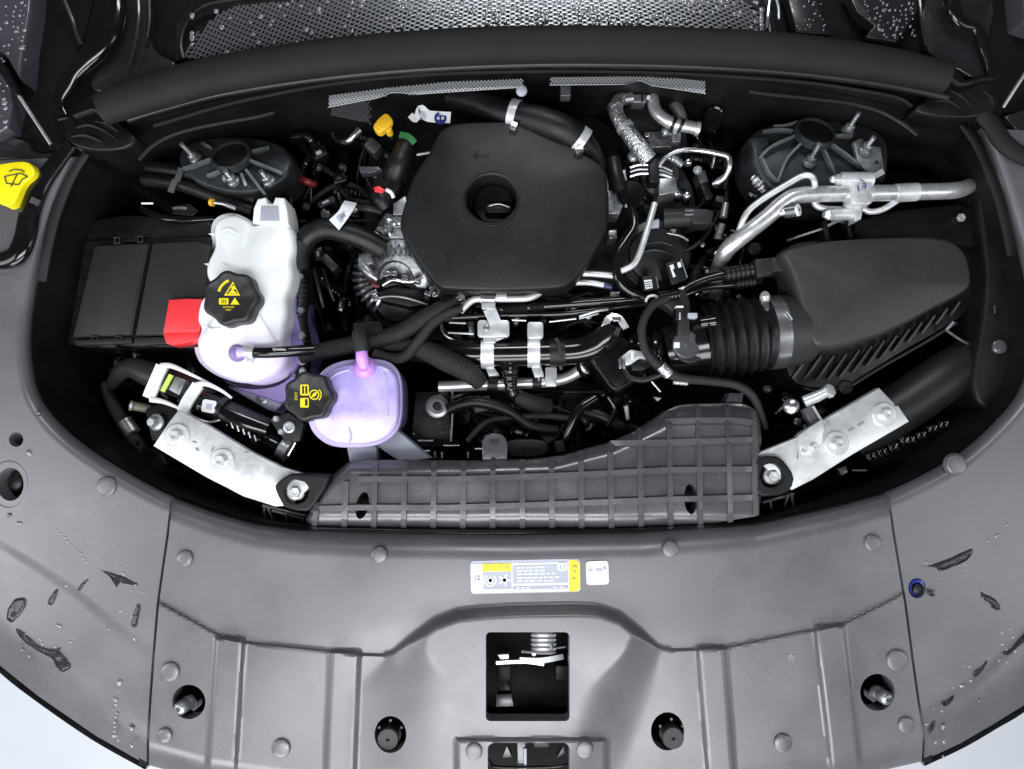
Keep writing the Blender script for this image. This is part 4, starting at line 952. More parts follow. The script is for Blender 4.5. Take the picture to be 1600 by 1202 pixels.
for a, b in (((413, 790), (413, 815)), ((418, 792), (428, 818)), ((448, 805), (446, 822)), ((475, 810), (466, 824)), ((425, 798), (478, 812)), ((410, 790), (478, 806))): tube("strut", [(*a, -.05), (*b, -.06)], 2.2, DUCT, t, seg=8)
t = thing("duct_truss", "black slim truss struts between the right isolator mount and the front cover", "strut", 1220, 790, -.06)
for a, b in (((1232, 772), (1226, 792)), ((1236, 770), (1240, 790)), ((1203, 780), (1206, 798)), ((1192, 785), (1240, 772))): tube("strut", [(*a, -.05), (*b, -.06)], 2.2, DUCT, t, seg=8)
# ================================================================ RIBBED INTAKE DUCT
t = thing("intake_duct", "grey ribbed air intake duct lying along the back of the front cover", "air duct", 840, 780, -.1)
DT = [(478, 812), (490, 788), (502, 765), (520, 742), (545, 722), (580, 718), (740, 719), (830, 718), (880, 712), (930, 698), (960, 690), (1000, 672), (1030, 652), (1045, 640), (1065, 633), (1110, 631), (1160, 631), (1180, 640), (1187, 660), (1190, 690), (1183, 720), (1183, 740), (1188, 770), (1186, 800), (1180, 812), (1000, 826), (800, 830), (600, 828), (490, 826)]
def duct_z(x, y):
    tp = lut([(478, 800), (520, 742), (545, 722), (740, 719), (870, 715), (960, 690), (1030, 655), (1060, 635), (1190, 633)], x)
    z = -.018 + .004 * noise.noise(Vector((x / 90, y / 90, 1)))
    k = max(0.0, (760 - y)) / 130.0          # rises backwards, then rolls off towards the rear edge
    z -= .030 * k * k
    e = y - tp
    if e < 22: q = 1 - max(0, e) / 22; z -= .018 * q * q
    f = 828 - y
    if f < 26: q = 1 - max(0, f) / 26; z -= .02 * q * q
    r = 1188 - x
    if r < 14: q = 1 - max(0, r) / 14; z -= .014 * q * q
    l = x - lut([(720, 545), (742, 520), (788, 490), (826, 478)], y) if False else x - lut([(719, 548), (742, 520), (765, 502), (788, 490), (812, 478), (826, 486)], y)
    if l < 12: q = 1 - max(0, l) / 12; z -= .012 * q * q
    return z
Td = [(478, 812), (490, 788), (502, 765), (520, 742), (545, 722), (580, 719), (740, 720), (830, 718), (880, 712), (930, 698), (960, 690), (1000, 672), (1030, 652), (1045, 640), (1065, 633), (1110, 631), (1160, 631), (1180, 639)]
Bd = [(486, 827), (600, 829), (800, 830), (1000, 827), (1100, 820), (1186, 806)]
Gd = coons([tuple(p) for p in Td], Bd, [Td[0], Bd[0]], [Td[-1], (1188, 660), (1190, 690), (1184, 720), (1184, 745), (1189, 775), Bd[-1]], 150, 46)
SLOTS = [close(rotp(circ(566, 790, 10, 20, 22), 566, 790, 12)), close(rotp(circ(1079, 780, 10, 20, 24), 1079, 780, -3))]
panel("shell", Gd, lambda x, y, u, v: duct_z(x, y), SLOTS, DUCT, t, wall=.05)
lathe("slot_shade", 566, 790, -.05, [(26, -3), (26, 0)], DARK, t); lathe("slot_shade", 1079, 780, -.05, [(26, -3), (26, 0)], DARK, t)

def duct_rib(pts):
    n = max(3, int(math.dist(pts[0], pts[-1]) / 14)); Q = [ipol(pts, i / n) for i in range(n + 1)]
    return strap("rib", [(x, y, duct_z(x, y) + .0025) for x, y in Q], 8.5, 6.5, DUCT, t, n=2, smooth=False)
tops = lambda x: lut([(478, 805), (520, 745), (545, 723), (740, 721), (870, 716), (960, 691), (1030, 655), (1060, 637), (1190, 635)], x)
# upright ribs: a pitch of 46 px, fanned slightly
for k in range(16):
    x = 492 + 46.3 * k; xb = x + (x - 830) * .0; dx = (x - 800) * .012
    y0 = tops(x) + 2
    if x < 545: y0 = max(y0, 752)
    if x > 1175: continue
    duct_rib([(x - dx, y0), (x, 824 if x < 1100 else 815)])
duct_rib([(1176, 645), (1179, 690), (1178, 745), (1180, 805)])
rowsy = lambda off: [(x, lut([(480, 748), (700, 749), (900, 742), (1050, 734), (1190, 733)], x) + off) for x in range(500, 1191, 30)]
duct_rib([p for p in rowsy(0) if p[0] > 540] + [(1180, 732)])
duct_rib([(488, 795), (560, 793), (700, 793), (830, 789), (950, 784), (1050, 780), (1182, 777)])
duct_rib([(955, 693), (1000, 692), (1090, 690), (1180, 687)])
duct_rib([(1040, 659), (1090, 657), (1150, 657), (1178, 662)])
tube("end_bead", [(x, y, duct_z(x, y) + .002) for x, y in ((1046, 642), (1065, 635), (1110, 633), (1158, 633), (1178, 642))], 2.4, DUCT, t, seg=8)
slab("mounting_tab", [(753, 722), (753, 690), (758, 680), (768, 677), (782, 678), (790, 684), (793, 694), (793, 722)], -.04, -.06, DUCT, t, bev=4)
slab("tab_slot", [(765, 687), (779, 687), (779, 694), (765, 694)], -.0385, -.045, BLK, t, bev=0)

# ================================================================ ENGINE
t = thing("engine_block", "dark engine block and brackets under the black engine cover", "engine", 790, 400, -.45)
slab("block", [(575, 230), (700, 170), (930, 180), (1000, 260), (1000, 420), (920, 480), (680, 480), (580, 420)], -.15, -.5, BLACK, t, bev=12, smooth=2)
slab("front_casing", [(640, 470), (940, 470), (940, 560), (640, 560)], -.24, -.5, DARK, t, bev=8)
slab("lower_bracket", [(650, 612), (700, 612), (706, 700), (640, 700)], -.14, -.2, BLACK, t, bev=3)
lathe("mount_washer", 683, 635, -.135, [(18, -4), (18, 1), (14, 3), (11, 3), (10, 1), (7, 1), (7, -4)], STEEL, t, seg=28); lathe("mount_hole", 684, 636, -.134, [(6.5, -2), (6.5, .5)], BLK, t, seg=16)
lathe("small_hole", 685, 661, -.138, [(4.5, -1), (4.5, 1)], BLK, t, seg=12)
tube("bracket_edge", [(707, 610, -.138), (707, 640, -.138), (705, 690, -.14)], 1.8, STEEL, t, seg=8, smooth=False)
for a, b in (((653, 689), (677, 689)), ((646, 678), (648, 678)), ((693, 697), (718, 697)), ((658, 705), (672, 705)), ((742, 702), (753, 702)), ((690, 677), (694, 675))): tube("bright_edge", [(*a, -.13), (*b, -.13)], 1.6, CHROME, t, seg=6)
for x in (680, 691, 732): tube("clip_post", [(x, 716, -.1), (x, 706, -.1)], 2.2, DUCT, t, seg=8)
slab("sump_rib", rrect(740, 640, 800, 700, 4), -.2, -.4, BLACK, t, bev=4); slab("sump_rib", rrect(808, 660, 850, 712, 4), -.22, -.4, BLACK, t, bev=4)
slab("side_bracket", [(600, 335), (632, 332), (632, 372), (588, 372), (590, 350)], -.1, -.18, CAST, t, bev=4)
for x, y in ((607, 340), (616, 348), (594, 360), (608, 363), (624, 347)): lathe("boss", x, y, -.098, [(7, -3), (7, 4), (4, 7)], CHROME, t, seg=12)
strap("side_strip", [(600, 354, -.094), (628, 352, -.094)], 4, 3, CHROME, t); slab("upper_bracket", [(614, 318), (634, 305), (638, 335), (614, 336)], -.09, -.15, STEEL, t, bev=3)
for x, y in ((650, 260), (660, 240)): lathe("boss", x, y + 32, -.1, [(6, -3), (6, 3), (3, 6)], STEEL, t, seg=10)
slab("side_lug", [(948, 280), (978, 262), (985, 300), (968, 335), (950, 335)], -.1, -.2, CAST, t, bev=5); slab("side_lug", [(950, 360), (964, 358), (964, 372), (952, 374)], -.11, -.2, CAST, t, bev=3)

t = thing("engine_cover", "large octagonal matt black plastic engine cover with a round filler opening", "engine cover", 790, 330, -.1)
EC = [(700, 196), (722, 190), (800, 188), (838, 196), (880, 220), (915, 240), (938, 254), (948, 272), (950, 310), (951, 345), (944, 368), (920, 410), (902, 434), (886, 447), (860, 452), (780, 455), (705, 453), (684, 448), (668, 430), (645, 398), (628, 365), (625, 345), (632, 315), (645, 275), (668, 240), (684, 208)]
slab("shell", EC, -.035, -.085, COVER, t, bev=11, smooth=3, hole=(768, 312, 42), dome=.012, hdeep=.06, steps=5, rings=8, draft=4)
lathe("opening_rim", 768, 312, -.0225, [(46, -3), (45, .6), (42.5, 1.2), (41, .2), (40, -5)], COVER, t, seg=48, caps=False)
slab("moulded_crest", circ(752, 243, 12, 20, 10), -.024, -.026, COVER, t, bev=1)
slab("badge_recess", rrect(752, 395, 812, 402, 3), -.0265, -.03, COVER, t, bev=1)
t = thing("oil_filler_cap", "black oil filler cap sunk in the opening of the engine cover", "cap", 776, 324, -.08)
lathe("cap", 772, 322, -.085, [(34, -10), (34, 4), (30, 8), (8, 9)], BLACK, t, seg=32, lobes=(9, .03)); slab("grip", rrect(758, 317, 800, 333, 6), -.066, -.08, BLACK, t, bev=3)
tube("grip_edge", [(764, 322, -.065), (780, 319, -.064), (796, 324, -.065)], 1.4, STEEL, t, seg=6)

# turbo hose over the rear of the cover
t = thing("boost_hose", "black rubber boost hose with two steel clamps behind the engine cover", "hose", 830, 190, -.05)
tube("hose", [(705, 152, -.09), (745, 160, -.07), (790, 176, -.05), (840, 188, -.04), (885, 206, -.04), (918, 232, -.06), (935, 262, -.09)], [18, 19, 21, 24, 23, 19, 15], RUB, t, seg=20)
tube("clamp", [(798, 178, -.047), (810, 181, -.045)], 25, ALU, t, smooth=False, seg=24); tube("clamp", [(901, 216, -.046), (911, 224, -.05)], 24, ALU, t, smooth=False, seg=24)
slab("clamp_screw", rrect(797, 190, 808, 202, 2, ang=20), -.02, -.03, CHROME, t, bev=1); slab("clamp_screw", rrect(899, 228, 912, 238, 2, ang=-30), -.022, -.035, CHROME, t, bev=1)
t = thing("dipstick", "amber yellow dipstick handle at the rear left of the engine", "dipstick", 597, 192, -.08)
slab("grip", rrect(582, 184, 612, 203, 8, ang=-42), -.045, -.06, YELD, t, bev=5); slab("grip_plate", rrect(588, 180, 613, 200, 7, ang=-42), -.042, -.05, YELD, t, bev=3)
slab("grip_foot", circ(606, 200, 6, 14), -.05, -.07, YELD, t, bev=2); tube("stem", [(606, 200, -.06), (612, 215, -.14)], 3, STEEL, t, seg=8)
t = thing("paper_tag", "white paper tag with a dark blue round logo behind the engine cover", "tag", 672, 184, -.06, "paper tags")
strap("paper", [(641, 180, -.06), (650, 186, -.058), (656, 172, -.05), (664, 178, -.05), (672, 182, -.048), (704, 184, -.045)], [10, 12, 16, 17, 18, 18], 1.2, PAPER, t, n=5)
zt = -.0438
flat("logo_ring", rotp(arcband(688, 185, 6, 9.5, 40, 320, 24), 688, 185, -65), zt, BLUE, t); 
for dx in (-3.5, 0, 3.5): flat("logo_bar", [(688 + dx - 1.2, 181 if dx else 180), (688 + dx + 1.2, 181 if dx else 180), (688 + dx + 1.2, 193), (688 + dx - 1.2, 193)] if dx == 0 else [(681, 184.5 + dx), (696, 184.5 + dx), (696, 186 + dx), (681, 186 + dx)], zt + .0003, BLUE, t)
for k in range(3): flat("print_line", [(655 + k * 3, 175), (656.5 + k * 3, 175), (658 + k * 3, 187), (656.5 + k * 3, 187)], -.0465, LGREY, t)
t = thing("paper_tag", "white paper tag with a small printed block left of the engine cover", "tag", 533, 335, -.06, "paper tags")
strap("paper", [(548, 316, -.055), (544, 323, -.048), (536, 336, -.046), (522, 352, -.05)], [20, 21, 20, 24], 1.2, PAPER, t, n=5)
slab("print_block", rrect(527, 333, 543, 345, 1, ang=-38), -.0452, -.0458, LGREY, t, bev=0); slab("print_mark", rrect(531, 335, 540, 341, 1, ang=-38), -.0447, -.0453, DGREY, t, bev=0)
t = thing("green_clip", "dark green plastic clip on the hose left of the engine cover", "clip", 635, 215, -.08)
strap("clip", [(625, 211, -.07), (638, 214, -.066), (648, 224, -.07)], 10, 4, GREEN, t)
t = thing("crankcase_hose", "fat dull black hose going down beside the engine cover, left side", "hose", 625, 255, -.1)
tube("hose", [(640, 218, -.085), (630, 240, -.08), (622, 262, -.08), (612, 290, -.11)], [15, 18, 20, 19], RUB, t, seg=18)
lathe("disc", 605, 288, -.085, [(24, -6), (24, 1), (22, 3), (12, 3)], RUB, t, axis=(-.2, .35, 1), seg=28)
slab("plug", [(560, 260), (590, 260), (598, 266), (580, 270), (563, 270)], -.09, -.11, FENDER, t, bev=2)
t = thing("oxygen_sensor_plug", "black sensor plug with red lock and white band beside the engine", "plug", 600, 305, -.1)
tube("body", [(590, 300, -.08), (596, 312, -.075), (604, 325, -.08)], [13, 15, 13], RUB, t); slab("red_lock", [(583, 293), (592, 290), (601, 296), (598, 302), (586, 300)], -.06, -.075, RED, t, bev=2)
tube("white_band", [(604, 297, -.068), (611, 301, -.066), (615, 309, -.07)], 3.4, WPL, t, seg=10); tube("lead", [(560, 324, -.075), (575, 326, -.072), (595, 330, -.08)], 6, RUB, t)
tube("red_wire", [(470, 278, -.13), (480, 284, -.12), (492, 288, -.13)], 6, REDD, t)
t = thing("vacuum_fitting", "small shiny elbow fitting on the dark firewall left of the dipstick", "fitting", 555, 210, -.08)
tube("elbow", [(536, 222, -.09), (545, 220, -.08), (553, 212, -.075), (562, 203, -.075)], [4, 5, 5, 5.5], CHROME, t, seg=10); tube("cable", [(520, 208, -.1), (526, 218, -.1), (536, 222, -.09)], 4, RUB, t)
t = thing("heater_pipe", "short bright metal pipe end at the left rear of the engine cover", "pipe", 662, 241, -.07)
tube("pipe", [(652, 242, -.075), (672, 239, -.07)], 2.6, CHROME, t, seg=8)

# alternator
t = thing("alternator", "shiny finned aluminium alternator beside the engine cover, partly hidden", "alternator", 610, 420, -.2)
c0 = (622, 440)
lathe("housing", 620, 436, -.13, [(66, -40), (66, -6), (60, 4), (48, 10), (30, 11), (26, 4), (8, 4)], CAST, t, axis=(-.1, -.35, 1), seg=40)
for k in range(22):
    a = 120 + k * 11; ca, sa = math.cos(R(a)), math.sin(R(a))
    strap("fin", [(620 + 66 * ca, 434 + 58 * sa, -.112), (620 + 56 * ca, 434 + 47 * sa, -.1), (620 + 45 * ca, 434 + 35 * sa, -.096)], 3.6, 9, CHROME, t, n=3)
    slab("vent", rotp([(620 + 47, 434 - 2.2), (620 + 62, 434 - 3), (620 + 62, 434 + 3), (620 + 47, 434 + 2.2)], 620, 434, a + 5.5), -.108, -.12, BLK, t, bev=0)
tube("rib_arc", [(598, 446, -.094), (612, 438, -.09), (630, 440, -.09), (645, 440, -.09), (660, 432, -.092)], 3, CHROME, t, seg=10)
tube("strut", [(565, 412, -.088), (575, 425, -.085), (590, 437, -.088)], [7, 8, 5], CAST, t); slab("lug", [(560, 396), (580, 394), (584, 412), (566, 418), (558, 408)], -.085, -.13, CAST, t, bev=5)
for x, y in ((603, 428), (614, 427), (632, 433), (650, 437), (584, 457), (668, 458), (680, 460), (692, 456), (586, 466)): slab("nugget", rotp([(x - 6, y - 3), (x + 5, y - 4), (x + 6, y + 3), (x - 4, y + 4)], x, y, (x * 7) % 60 - 30), -.09 + .004 * math.sin(x), -.11, CHROME, t, bev=1.5)
tube("red_lead", [(580, 438, -.095), (585, 446, -.09), (592, 448, -.092)], 2.5, REDD, t)
t = thing("belt_pulley", "black belt pulley in front of the alternator", "pulley", 620, 480, -.15)
lathe("wheel", 618, 472, -.13, [(40, -30), (42, -20), (38, -18), (38, -4), (42, -2), (42, 4), (34, 8), (30, 2), (8, 2)], BLACK, t, axis=(0, -.45, 1), seg=36)
tube("belt_edge", [(590, 466, -.09), (610, 463, -.087), (635, 466, -.087), (668, 476, -.09)], 1.6, STEEL, t, seg=6)
slab("arm", [(590, 455), (620, 447), (665, 455), (675, 475), (640, 480), (595, 470)], -.1, -.14, BLACK, t, bev=4)

# ================================================================ CENTRE FRONT: PIPES AND LOOMS
def harness(lab, P, r, m=BRAID, nm="wiring_loom", extra=None):
    t = thing(nm, lab, "wiring loom", *P[0]); tube("sleeve", P, r, m, t, seg=14, corr=(int(math.dist(P[0][:2], P[-1][:2]) / 3.2), .05) if m is BRAID else None); return t
harness("thick braided loom running from the white reservoir up to the engine front", [(470, 556, -.075), (520, 545, -.07), (570, 535, -.068), (620, 522, -.066), (660, 500, -.066), (690, 483, -.07), (712, 470, -.075)], [13, 14, 14, 14, 15, 14, 10])
harness("slim braided loom curving behind the lavender tank nipple", [(585, 552, -.07), (610, 560, -.068), (632, 557, -.065), (652, 535, -.06), (676, 505, -.06), (700, 490, -.062), (722, 482, -.064)], [10, 9, 9, 9, 9, 8, 6])
harness("flat braided loom diving under the coolant pipe clamps", [(590, 538, -.085), (640, 540, -.08), (670, 550, -.075), (700, 565, -.072), (730, 580, -.08), (750, 598, -.1)], [14, 15, 17, 18, 17, 13])


t = thing("coolant_pipe", "wide black coolant pipe held by two steel clamp straps", "pipe", 800, 550, -.12)
tube("pipe", [(645, 548, -.12), (700, 552, -.105), (760, 553, -.1), (850, 551, -.1), (900, 549, -.1), (930, 540, -.095), (950, 524, -.085), (960, 508, -.08)], [18, 20, 21, 21, 21, 22, 20, 17], GLOSS, t, seg=20)
for (xa, ya, xb, yb) in ((752, 553, 772, 553), (824, 551, 843, 551)):
    tube("clamp_strap", [(xa, ya, -.1), (xb, yb, -.1)], 23.5, ALU, t, smooth=False, seg=26)
tube("rubber_cuff", [(858, 551, -.1), (882, 550, -.1)], 23, RUB, t, smooth=False)
slab("strap_bracket", rrect(746, 500, 796, 527, 5), -.072, -.082, ZINC, t, bev=2); lathe("bracket_rivet", 760, 513, -.07, [(5, -1), (5, 2), (2, 3)], STEEL, t, seg=12)
slab("strap_bracket", rrect(824, 503, 849, 529, 4), -.07, -.09, ZINC, t, bev=2); slab("strap_foot", rrect(755, 526, 775, 536, 2), -.074, -.085, ZINC, t, bev=1)
slab("strap_tail", [(758, 574), (772, 574), (780, 586), (764, 588)], -.1, -.12, ZINC, t, bev=1); slab("strap_tail", [(830, 572), (845, 570), (850, 588), (836, 590)], -.1, -.12, ZINC, t, bev=1)
strap("cuff_clip", [(868, 529, -.078), (873, 538, -.075), (876, 560, -.077)], 5, 2, FUSE, t); tube("cuff_peg", [(876, 572, -.1), (877, 578, -.1)], 2.6, DUCT, t, seg=8)
t = thing("spring_clamp", "bright spring clamp on the black hose above the plastic housing", "clamp", 962, 500, -.08)
strap("band", [(944, 512, -.075), (952, 497, -.058), (966, 496, -.056), (978, 513, -.072)], 11, 2, CHROME, t); slab("ear", [(953, 488), (968, 490), (972, 502), (958, 502)], -.054, -.06, CHROME, t, bev=1.5)
t = thing("engine_front_pipe", "silver pipe with white bracket below the wide black coolant pipe", "pipe", 800, 600, -.15)
tube("pipe", [(686, 604, -.135), (740, 602, -.132), (800, 600, -.13), (850, 597, -.13), (880, 592, -.128), (898, 584, -.125), (910, 576, -.122)], [9, 9, 9, 9, 9, 9, 10], PIPE, t, seg=16)
slab("bracket", rrect(852, 574, 870, 604, 2), -.112, -.125, ALU, t, bev=1); tube("flared_end", [(906, 580, -.122), (914, 574, -.118)], [10, 12], ALU, t, smooth=False)
lathe("port_ring", 914, 576, -.118, [(15, -4), (15, 1), (12, 2), (11, -2)], GLOSS, t, axis=(.6, .3, .7), seg=24); tube("clip", [(762, 600, -.125), (778, 601, -.125)], 12, RUB, t, smooth=False); tube("clip", [(832, 598, -.125), (846, 598, -.125)], 11, RUB, t, smooth=False)
tube("clip_pin", [(842, 588, -.112), (842, 596, -.112)], 2.5, CHROME, t, seg=8)
t = thing("drain_hose", "short black hose dropping from the coolant pipe into a braided sleeve", "hose", 798, 600, -.12)
tube("hose", [(796, 565, -.1), (797, 580, -.095), (798, 600, -.095), (802, 615, -.1), (815, 625, -.11)], [13, 14, 11, 10, 10], GLOSS, t, corr=(8, .1)); tube("sleeve", [(808, 620, -.105), (830, 630, -.11), (855, 636, -.13)], [11, 13, 14], BRAID, t)
tube("strip", [(798, 632, -.13), (801, 655, -.14)], 5, STEEL, t, seg=8)
t = thing("fuel_line", "bright silver fuel line with folded bracket in front of the engine cover", "pipe", 780, 465, -.07)
tube("line", [(719, 487, -.075), (732, 474, -.072), (742, 468, -.07), (760, 467, -.068), (800, 467, -.068), (824, 466, -.068), (838, 461, -.068), (845, 455, -.07)], 5.4, ALU, t); tube("bracket_fold", [(751, 467, -.066), (773, 468, -.066)], 8, CHROME, t, smooth=False)
slab("bracket_plate", [(752, 472), (774, 472), (774, 484), (753, 483)], -.058, -.066, ZINC, t, bev=1.5); strap("bracket_leg", [(764, 482, -.06), (772, 500, -.07), (784, 530, -.085)], [20, 19, 18], 2, STEEL, t)
slab("side_plate", rrect(775, 459, 792, 465, 1), -.06, -.07, ZINC, t, bev=1)
t = thing("conduit_pair", "pair of glossy black conduits crossing in front of the engine cover", "conduit", 880, 485, -.09)
tube("conduit", [(770, 484, -.088), (800, 482, -.085), (850, 478, -.08), (920, 473, -.078), (985, 468, -.078), (1030, 462, -.078)], 6.5, GLOSS, t); tube("conduit", [(700, 497, -.095), (745, 494, -.09), (800, 492, -.088), (880, 490, -.086), (950, 482, -.084), (1010, 474, -.084)], 5, GLOSS, t)
tube("corrugated_cuff", [(786, 483, -.086), (824, 480, -.083)], 10, RUB, t, corr=(9, .18)); tube("corrugated_cuff", [(828, 480, -.083), (850, 478, -.081)], 9.5, RUB, t, corr=(5, .18)); tube("clip", [(905, 495, -.08), (930, 487, -.078), (950, 484, -.08)], 2, ZINC, t, seg=6)
tube("stub", [(702, 504, -.1), (728, 505, -.1)], 2, STEEL, t, seg=6)
t = thing("loom_connector", "dark cluster of plugs at the front edge of the engine cover", "connector", 700, 470, -.1)
slab("plug", [(665, 485), (690, 470), (705, 490), (680, 508)], -.075, -.1, BRAID, t, bev=4); slab("plug", [(690, 465), (715, 455), (722, 470), (700, 480)], -.085, -.11, FUSE, t, bev=3)
slab("silver_tab", [(705, 462), (722, 458), (728, 466), (710, 472)], -.078, -.09, CHROME, t, bev=1.5); slab("plug", [(690, 495), (712, 482), (716, 490), (696, 502)], -.08, -.1, FUSE, t, bev=2)
for x, y in ((693, 458), (700, 452), (676, 452)): lathe("nut", x, y, -.085, [(5, -1), (5, 3), (3, 5)], CHROME, t, seg=6)

# ================================================================ LOOMS, BRACKETS AND CASTINGS DEEP IN THE BAY
DIM = mat("dim_cast_metal", (.11, .115, .12), .45, metal=.6, bump=(180, .4), var=(40, .4), rvar=.12)
def loom_bed(name, lab, cat, box, seed, z0, z1, ncab, nplug, nbolt, ang=None, hollow=None):
    rg = random.Random(seed); x0, y0, x1, y1 = box
    t = thing(name, lab, cat, (x0 + x1) / 2, (y0 + y1) / 2, z0)
    ok = lambda x, y: x0 <= x <= x1 and y0 <= y <= y1
    for k in range(ncab):
        a = R((ang if ang is not None else rg.uniform(0, 180)) + rg.gauss(0, 28)); L = rg.uniform(.35, .8) * max(x1 - x0, y1 - y0)
        cx, cy = rg.uniform(x0, x1), rg.uniform(y0, y1); b = rg.uniform(-.35, .35) * L; zc = rg.uniform(z0, z1)
        P = [(min(x1, max(x0, cx + math.cos(a) * L * f - math.sin(a) * b * (1 - 4 * f * f))), min(y1, max(y0, cy + math.sin(a) * L * f + math.cos(a) * b * (1 - 4 * f * f))), zc - .03 * abs(f) * 2) for f in (-.5, -.25, 0, .25, .5)]
        r = rg.choice((2.2, 2.8, 3.6, 5, 7.5)); m = rg.choice((GLOSS, RUB, BRAID, GLOSS, RUB, STEEL if r < 3 else GLOSS))
        tube("cable", P, r, m, t, seg=8, n=4, corr=(int(L / 5), .14) if r > 4 and rg.random() < .5 else None)
    for k in range(nplug):
        x, y = rg.uniform(x0 + 6, x1 - 6), rg.uniform(y0 + 6, y1 - 6); w, h = rg.uniform(6, 15), rg.uniform(4, 9); a = rg.uniform(0, 180); z = rg.uniform(z0, z1)
        o = slab("connector", rrect(x - w, y - h, x + w, y + h, 2, n=2, ang=a), z, z - .03, rg.choice((FUSE, BLACK, GLOSS, DIM)), t, bev=2, steps=2)
        if rg.random() < .6: slab("lock_tab", rrect(x - w * .5, y - h * .35, x + w * .3, y + h * .35, 1, n=2, ang=a), z + .003, z - .001, rg.choice((FUSE, DIM, STEEL, LGREY)), o, bev=1, steps=2)
    for k in range(nbolt):
        x, y = rg.uniform(x0 + 4, x1 - 4), rg.uniform(y0 + 4, y1 - 4); r = rg.uniform(2.5, 5); z = rg.uniform(z0, z1) + .004
        lathe("bolt", x, y, z, [(r * 1.5, -6), (r * 1.5, 0), (r, .6), (r, r * .9), (r * .7, r * 1.1)], rg.choice((STEEL, DIM, DIM, FUSE)), t, axis=(rg.uniform(-.4, .4), rg.uniform(-.4, .4), 1), seg=8)
    return t
t = loom_bed("gearbox_loom", "dim tangle of cables, plugs and bolts deep between the coolant pipe and the ribbed duct", "wiring loom", (700, 612, 985, 700), 4, -.2, -.13, 16, 12, 7, ang=10)
slab("casing", [(720, 600), (990, 600), (1010, 680), (960, 690), (880, 712), (700, 716)], -.22, -.4, BLACK, t, bev=10, smooth=2)
for k in range(9): strap("casing_rib", [(735 + k * 28, 618, -.212), (728 + k * 29, 700, -.216)], 5, 14, BLACK, t, smooth=False)
for P, r, m in (([(700, 640, -.12), (740, 628, -.11), (790, 640, -.115), (830, 665, -.13), (870, 672, -.14)], 9, RUB), ([(880, 700, -.13), (890, 670, -.12), (905, 640, -.115), (930, 622, -.12)], 8, GLOSS), ([(730, 690, -.12), (760, 660, -.12), (800, 652, -.12), (850, 650, -.125), (900, 655, -.13)], 5, BRAID), ([(905, 640, -.14), (940, 650, -.13), (975, 668, -.13), (1010, 672, -.14)], 10, RUB), ([(950, 620, -.1), (960, 640, -.105), (950, 665, -.12)], 4, GLOSS)):
    tube("hose", P, r, m, t)
slab("bracket", [(735, 622), (765, 618), (770, 640), (742, 646)], -.11, -.14, FUSE, t, bev=3); slab("bracket", [(866, 690), (880, 688), (884, 706), (870, 708)], -.1, -.13, FUSE, t, bev=2)
slab("guard_plate", [(790, 690), (830, 686), (856, 692), (850, 712), (800, 714)], -.09, -.11, FUSE, t, bev=5, smooth=2); lathe("plate_hole", 819, 702, -.089, [(3.5, -1), (3.5, .5)], BLK, t, seg=10)
tube("bright_pin", [(978, 634, -.1), (981, 655, -.11)], [4, 3], ZINC, t, seg=10); slab("bright_clip", [(1022, 620), (1034, 622), (1028, 627)], -.09, -.1, ZINC, t, bev=1)
tube("bright_rod", [(1018, 596, -.08), (1032, 612, -.085)], 2, CHROME, t, seg=8)
t = loom_bed("injector_loom", "tangle of black cables and small plugs along the front edge of the engine cover", "wiring loom", (690, 458, 950, 535), 9, -.15, -.1, 14, 12, 10, ang=5)
for a, b in (((700, 520), (740, 522)), ((858, 503), (900, 498)), ((905, 498), (935, 490)), ((800, 500), (822, 501))): tube("bright_edge", [(*a, -.095), (*b, -.095)], 1.6, ZINC, t, seg=6)
t = loom_bed("turbo_loom", "crowded cables, fittings and brackets right of the engine cover", "wiring loom", (955, 160, 1135, 330), 15, -.17, -.11, 20, 14, 16)
slab("bracket_mass", [(950, 230), (1000, 200), (1060, 250), (1090, 330), (1010, 340), (955, 300)], -.17, -.35, DIM, t, bev=8, smooth=2)
t = loom_bed("side_loom", "thin dark cables and clips between the relay boxes and the refrigerant pipe", "wiring loom", (1060, 330, 1190, 470), 23, -.19, -.12, 14, 8, 9, ang=110)
t = loom_bed("rear_left_loom", "dark hoses and plugs between the left strut tower and the engine cover", "wiring loom", (455, 215, 625, 345), 31, -.17, -.1, 18, 11, 7, ang=60)
t = loom_bed("lower_left_loom", "dark cables and bolts in the shaft between the white reservoir and the alternator", "wiring loom", (478, 385, 600, 520), 38, -.24, -.15, 12, 7, 8, ang=80)
t = loom_bed("front_left_loom", "dark hoses and bolts under the fuse box front edge", "wiring loom", (100, 545, 300, 600), 44, -.22, -.15, 10, 6, 5, ang=15)
t = loom_bed("right_corner_loom", "dark cables and clips under the air filter box front edge", "wiring loom", (1180, 600, 1330, 680), 52, -.2, -.13, 9, 6, 5, ang=150)

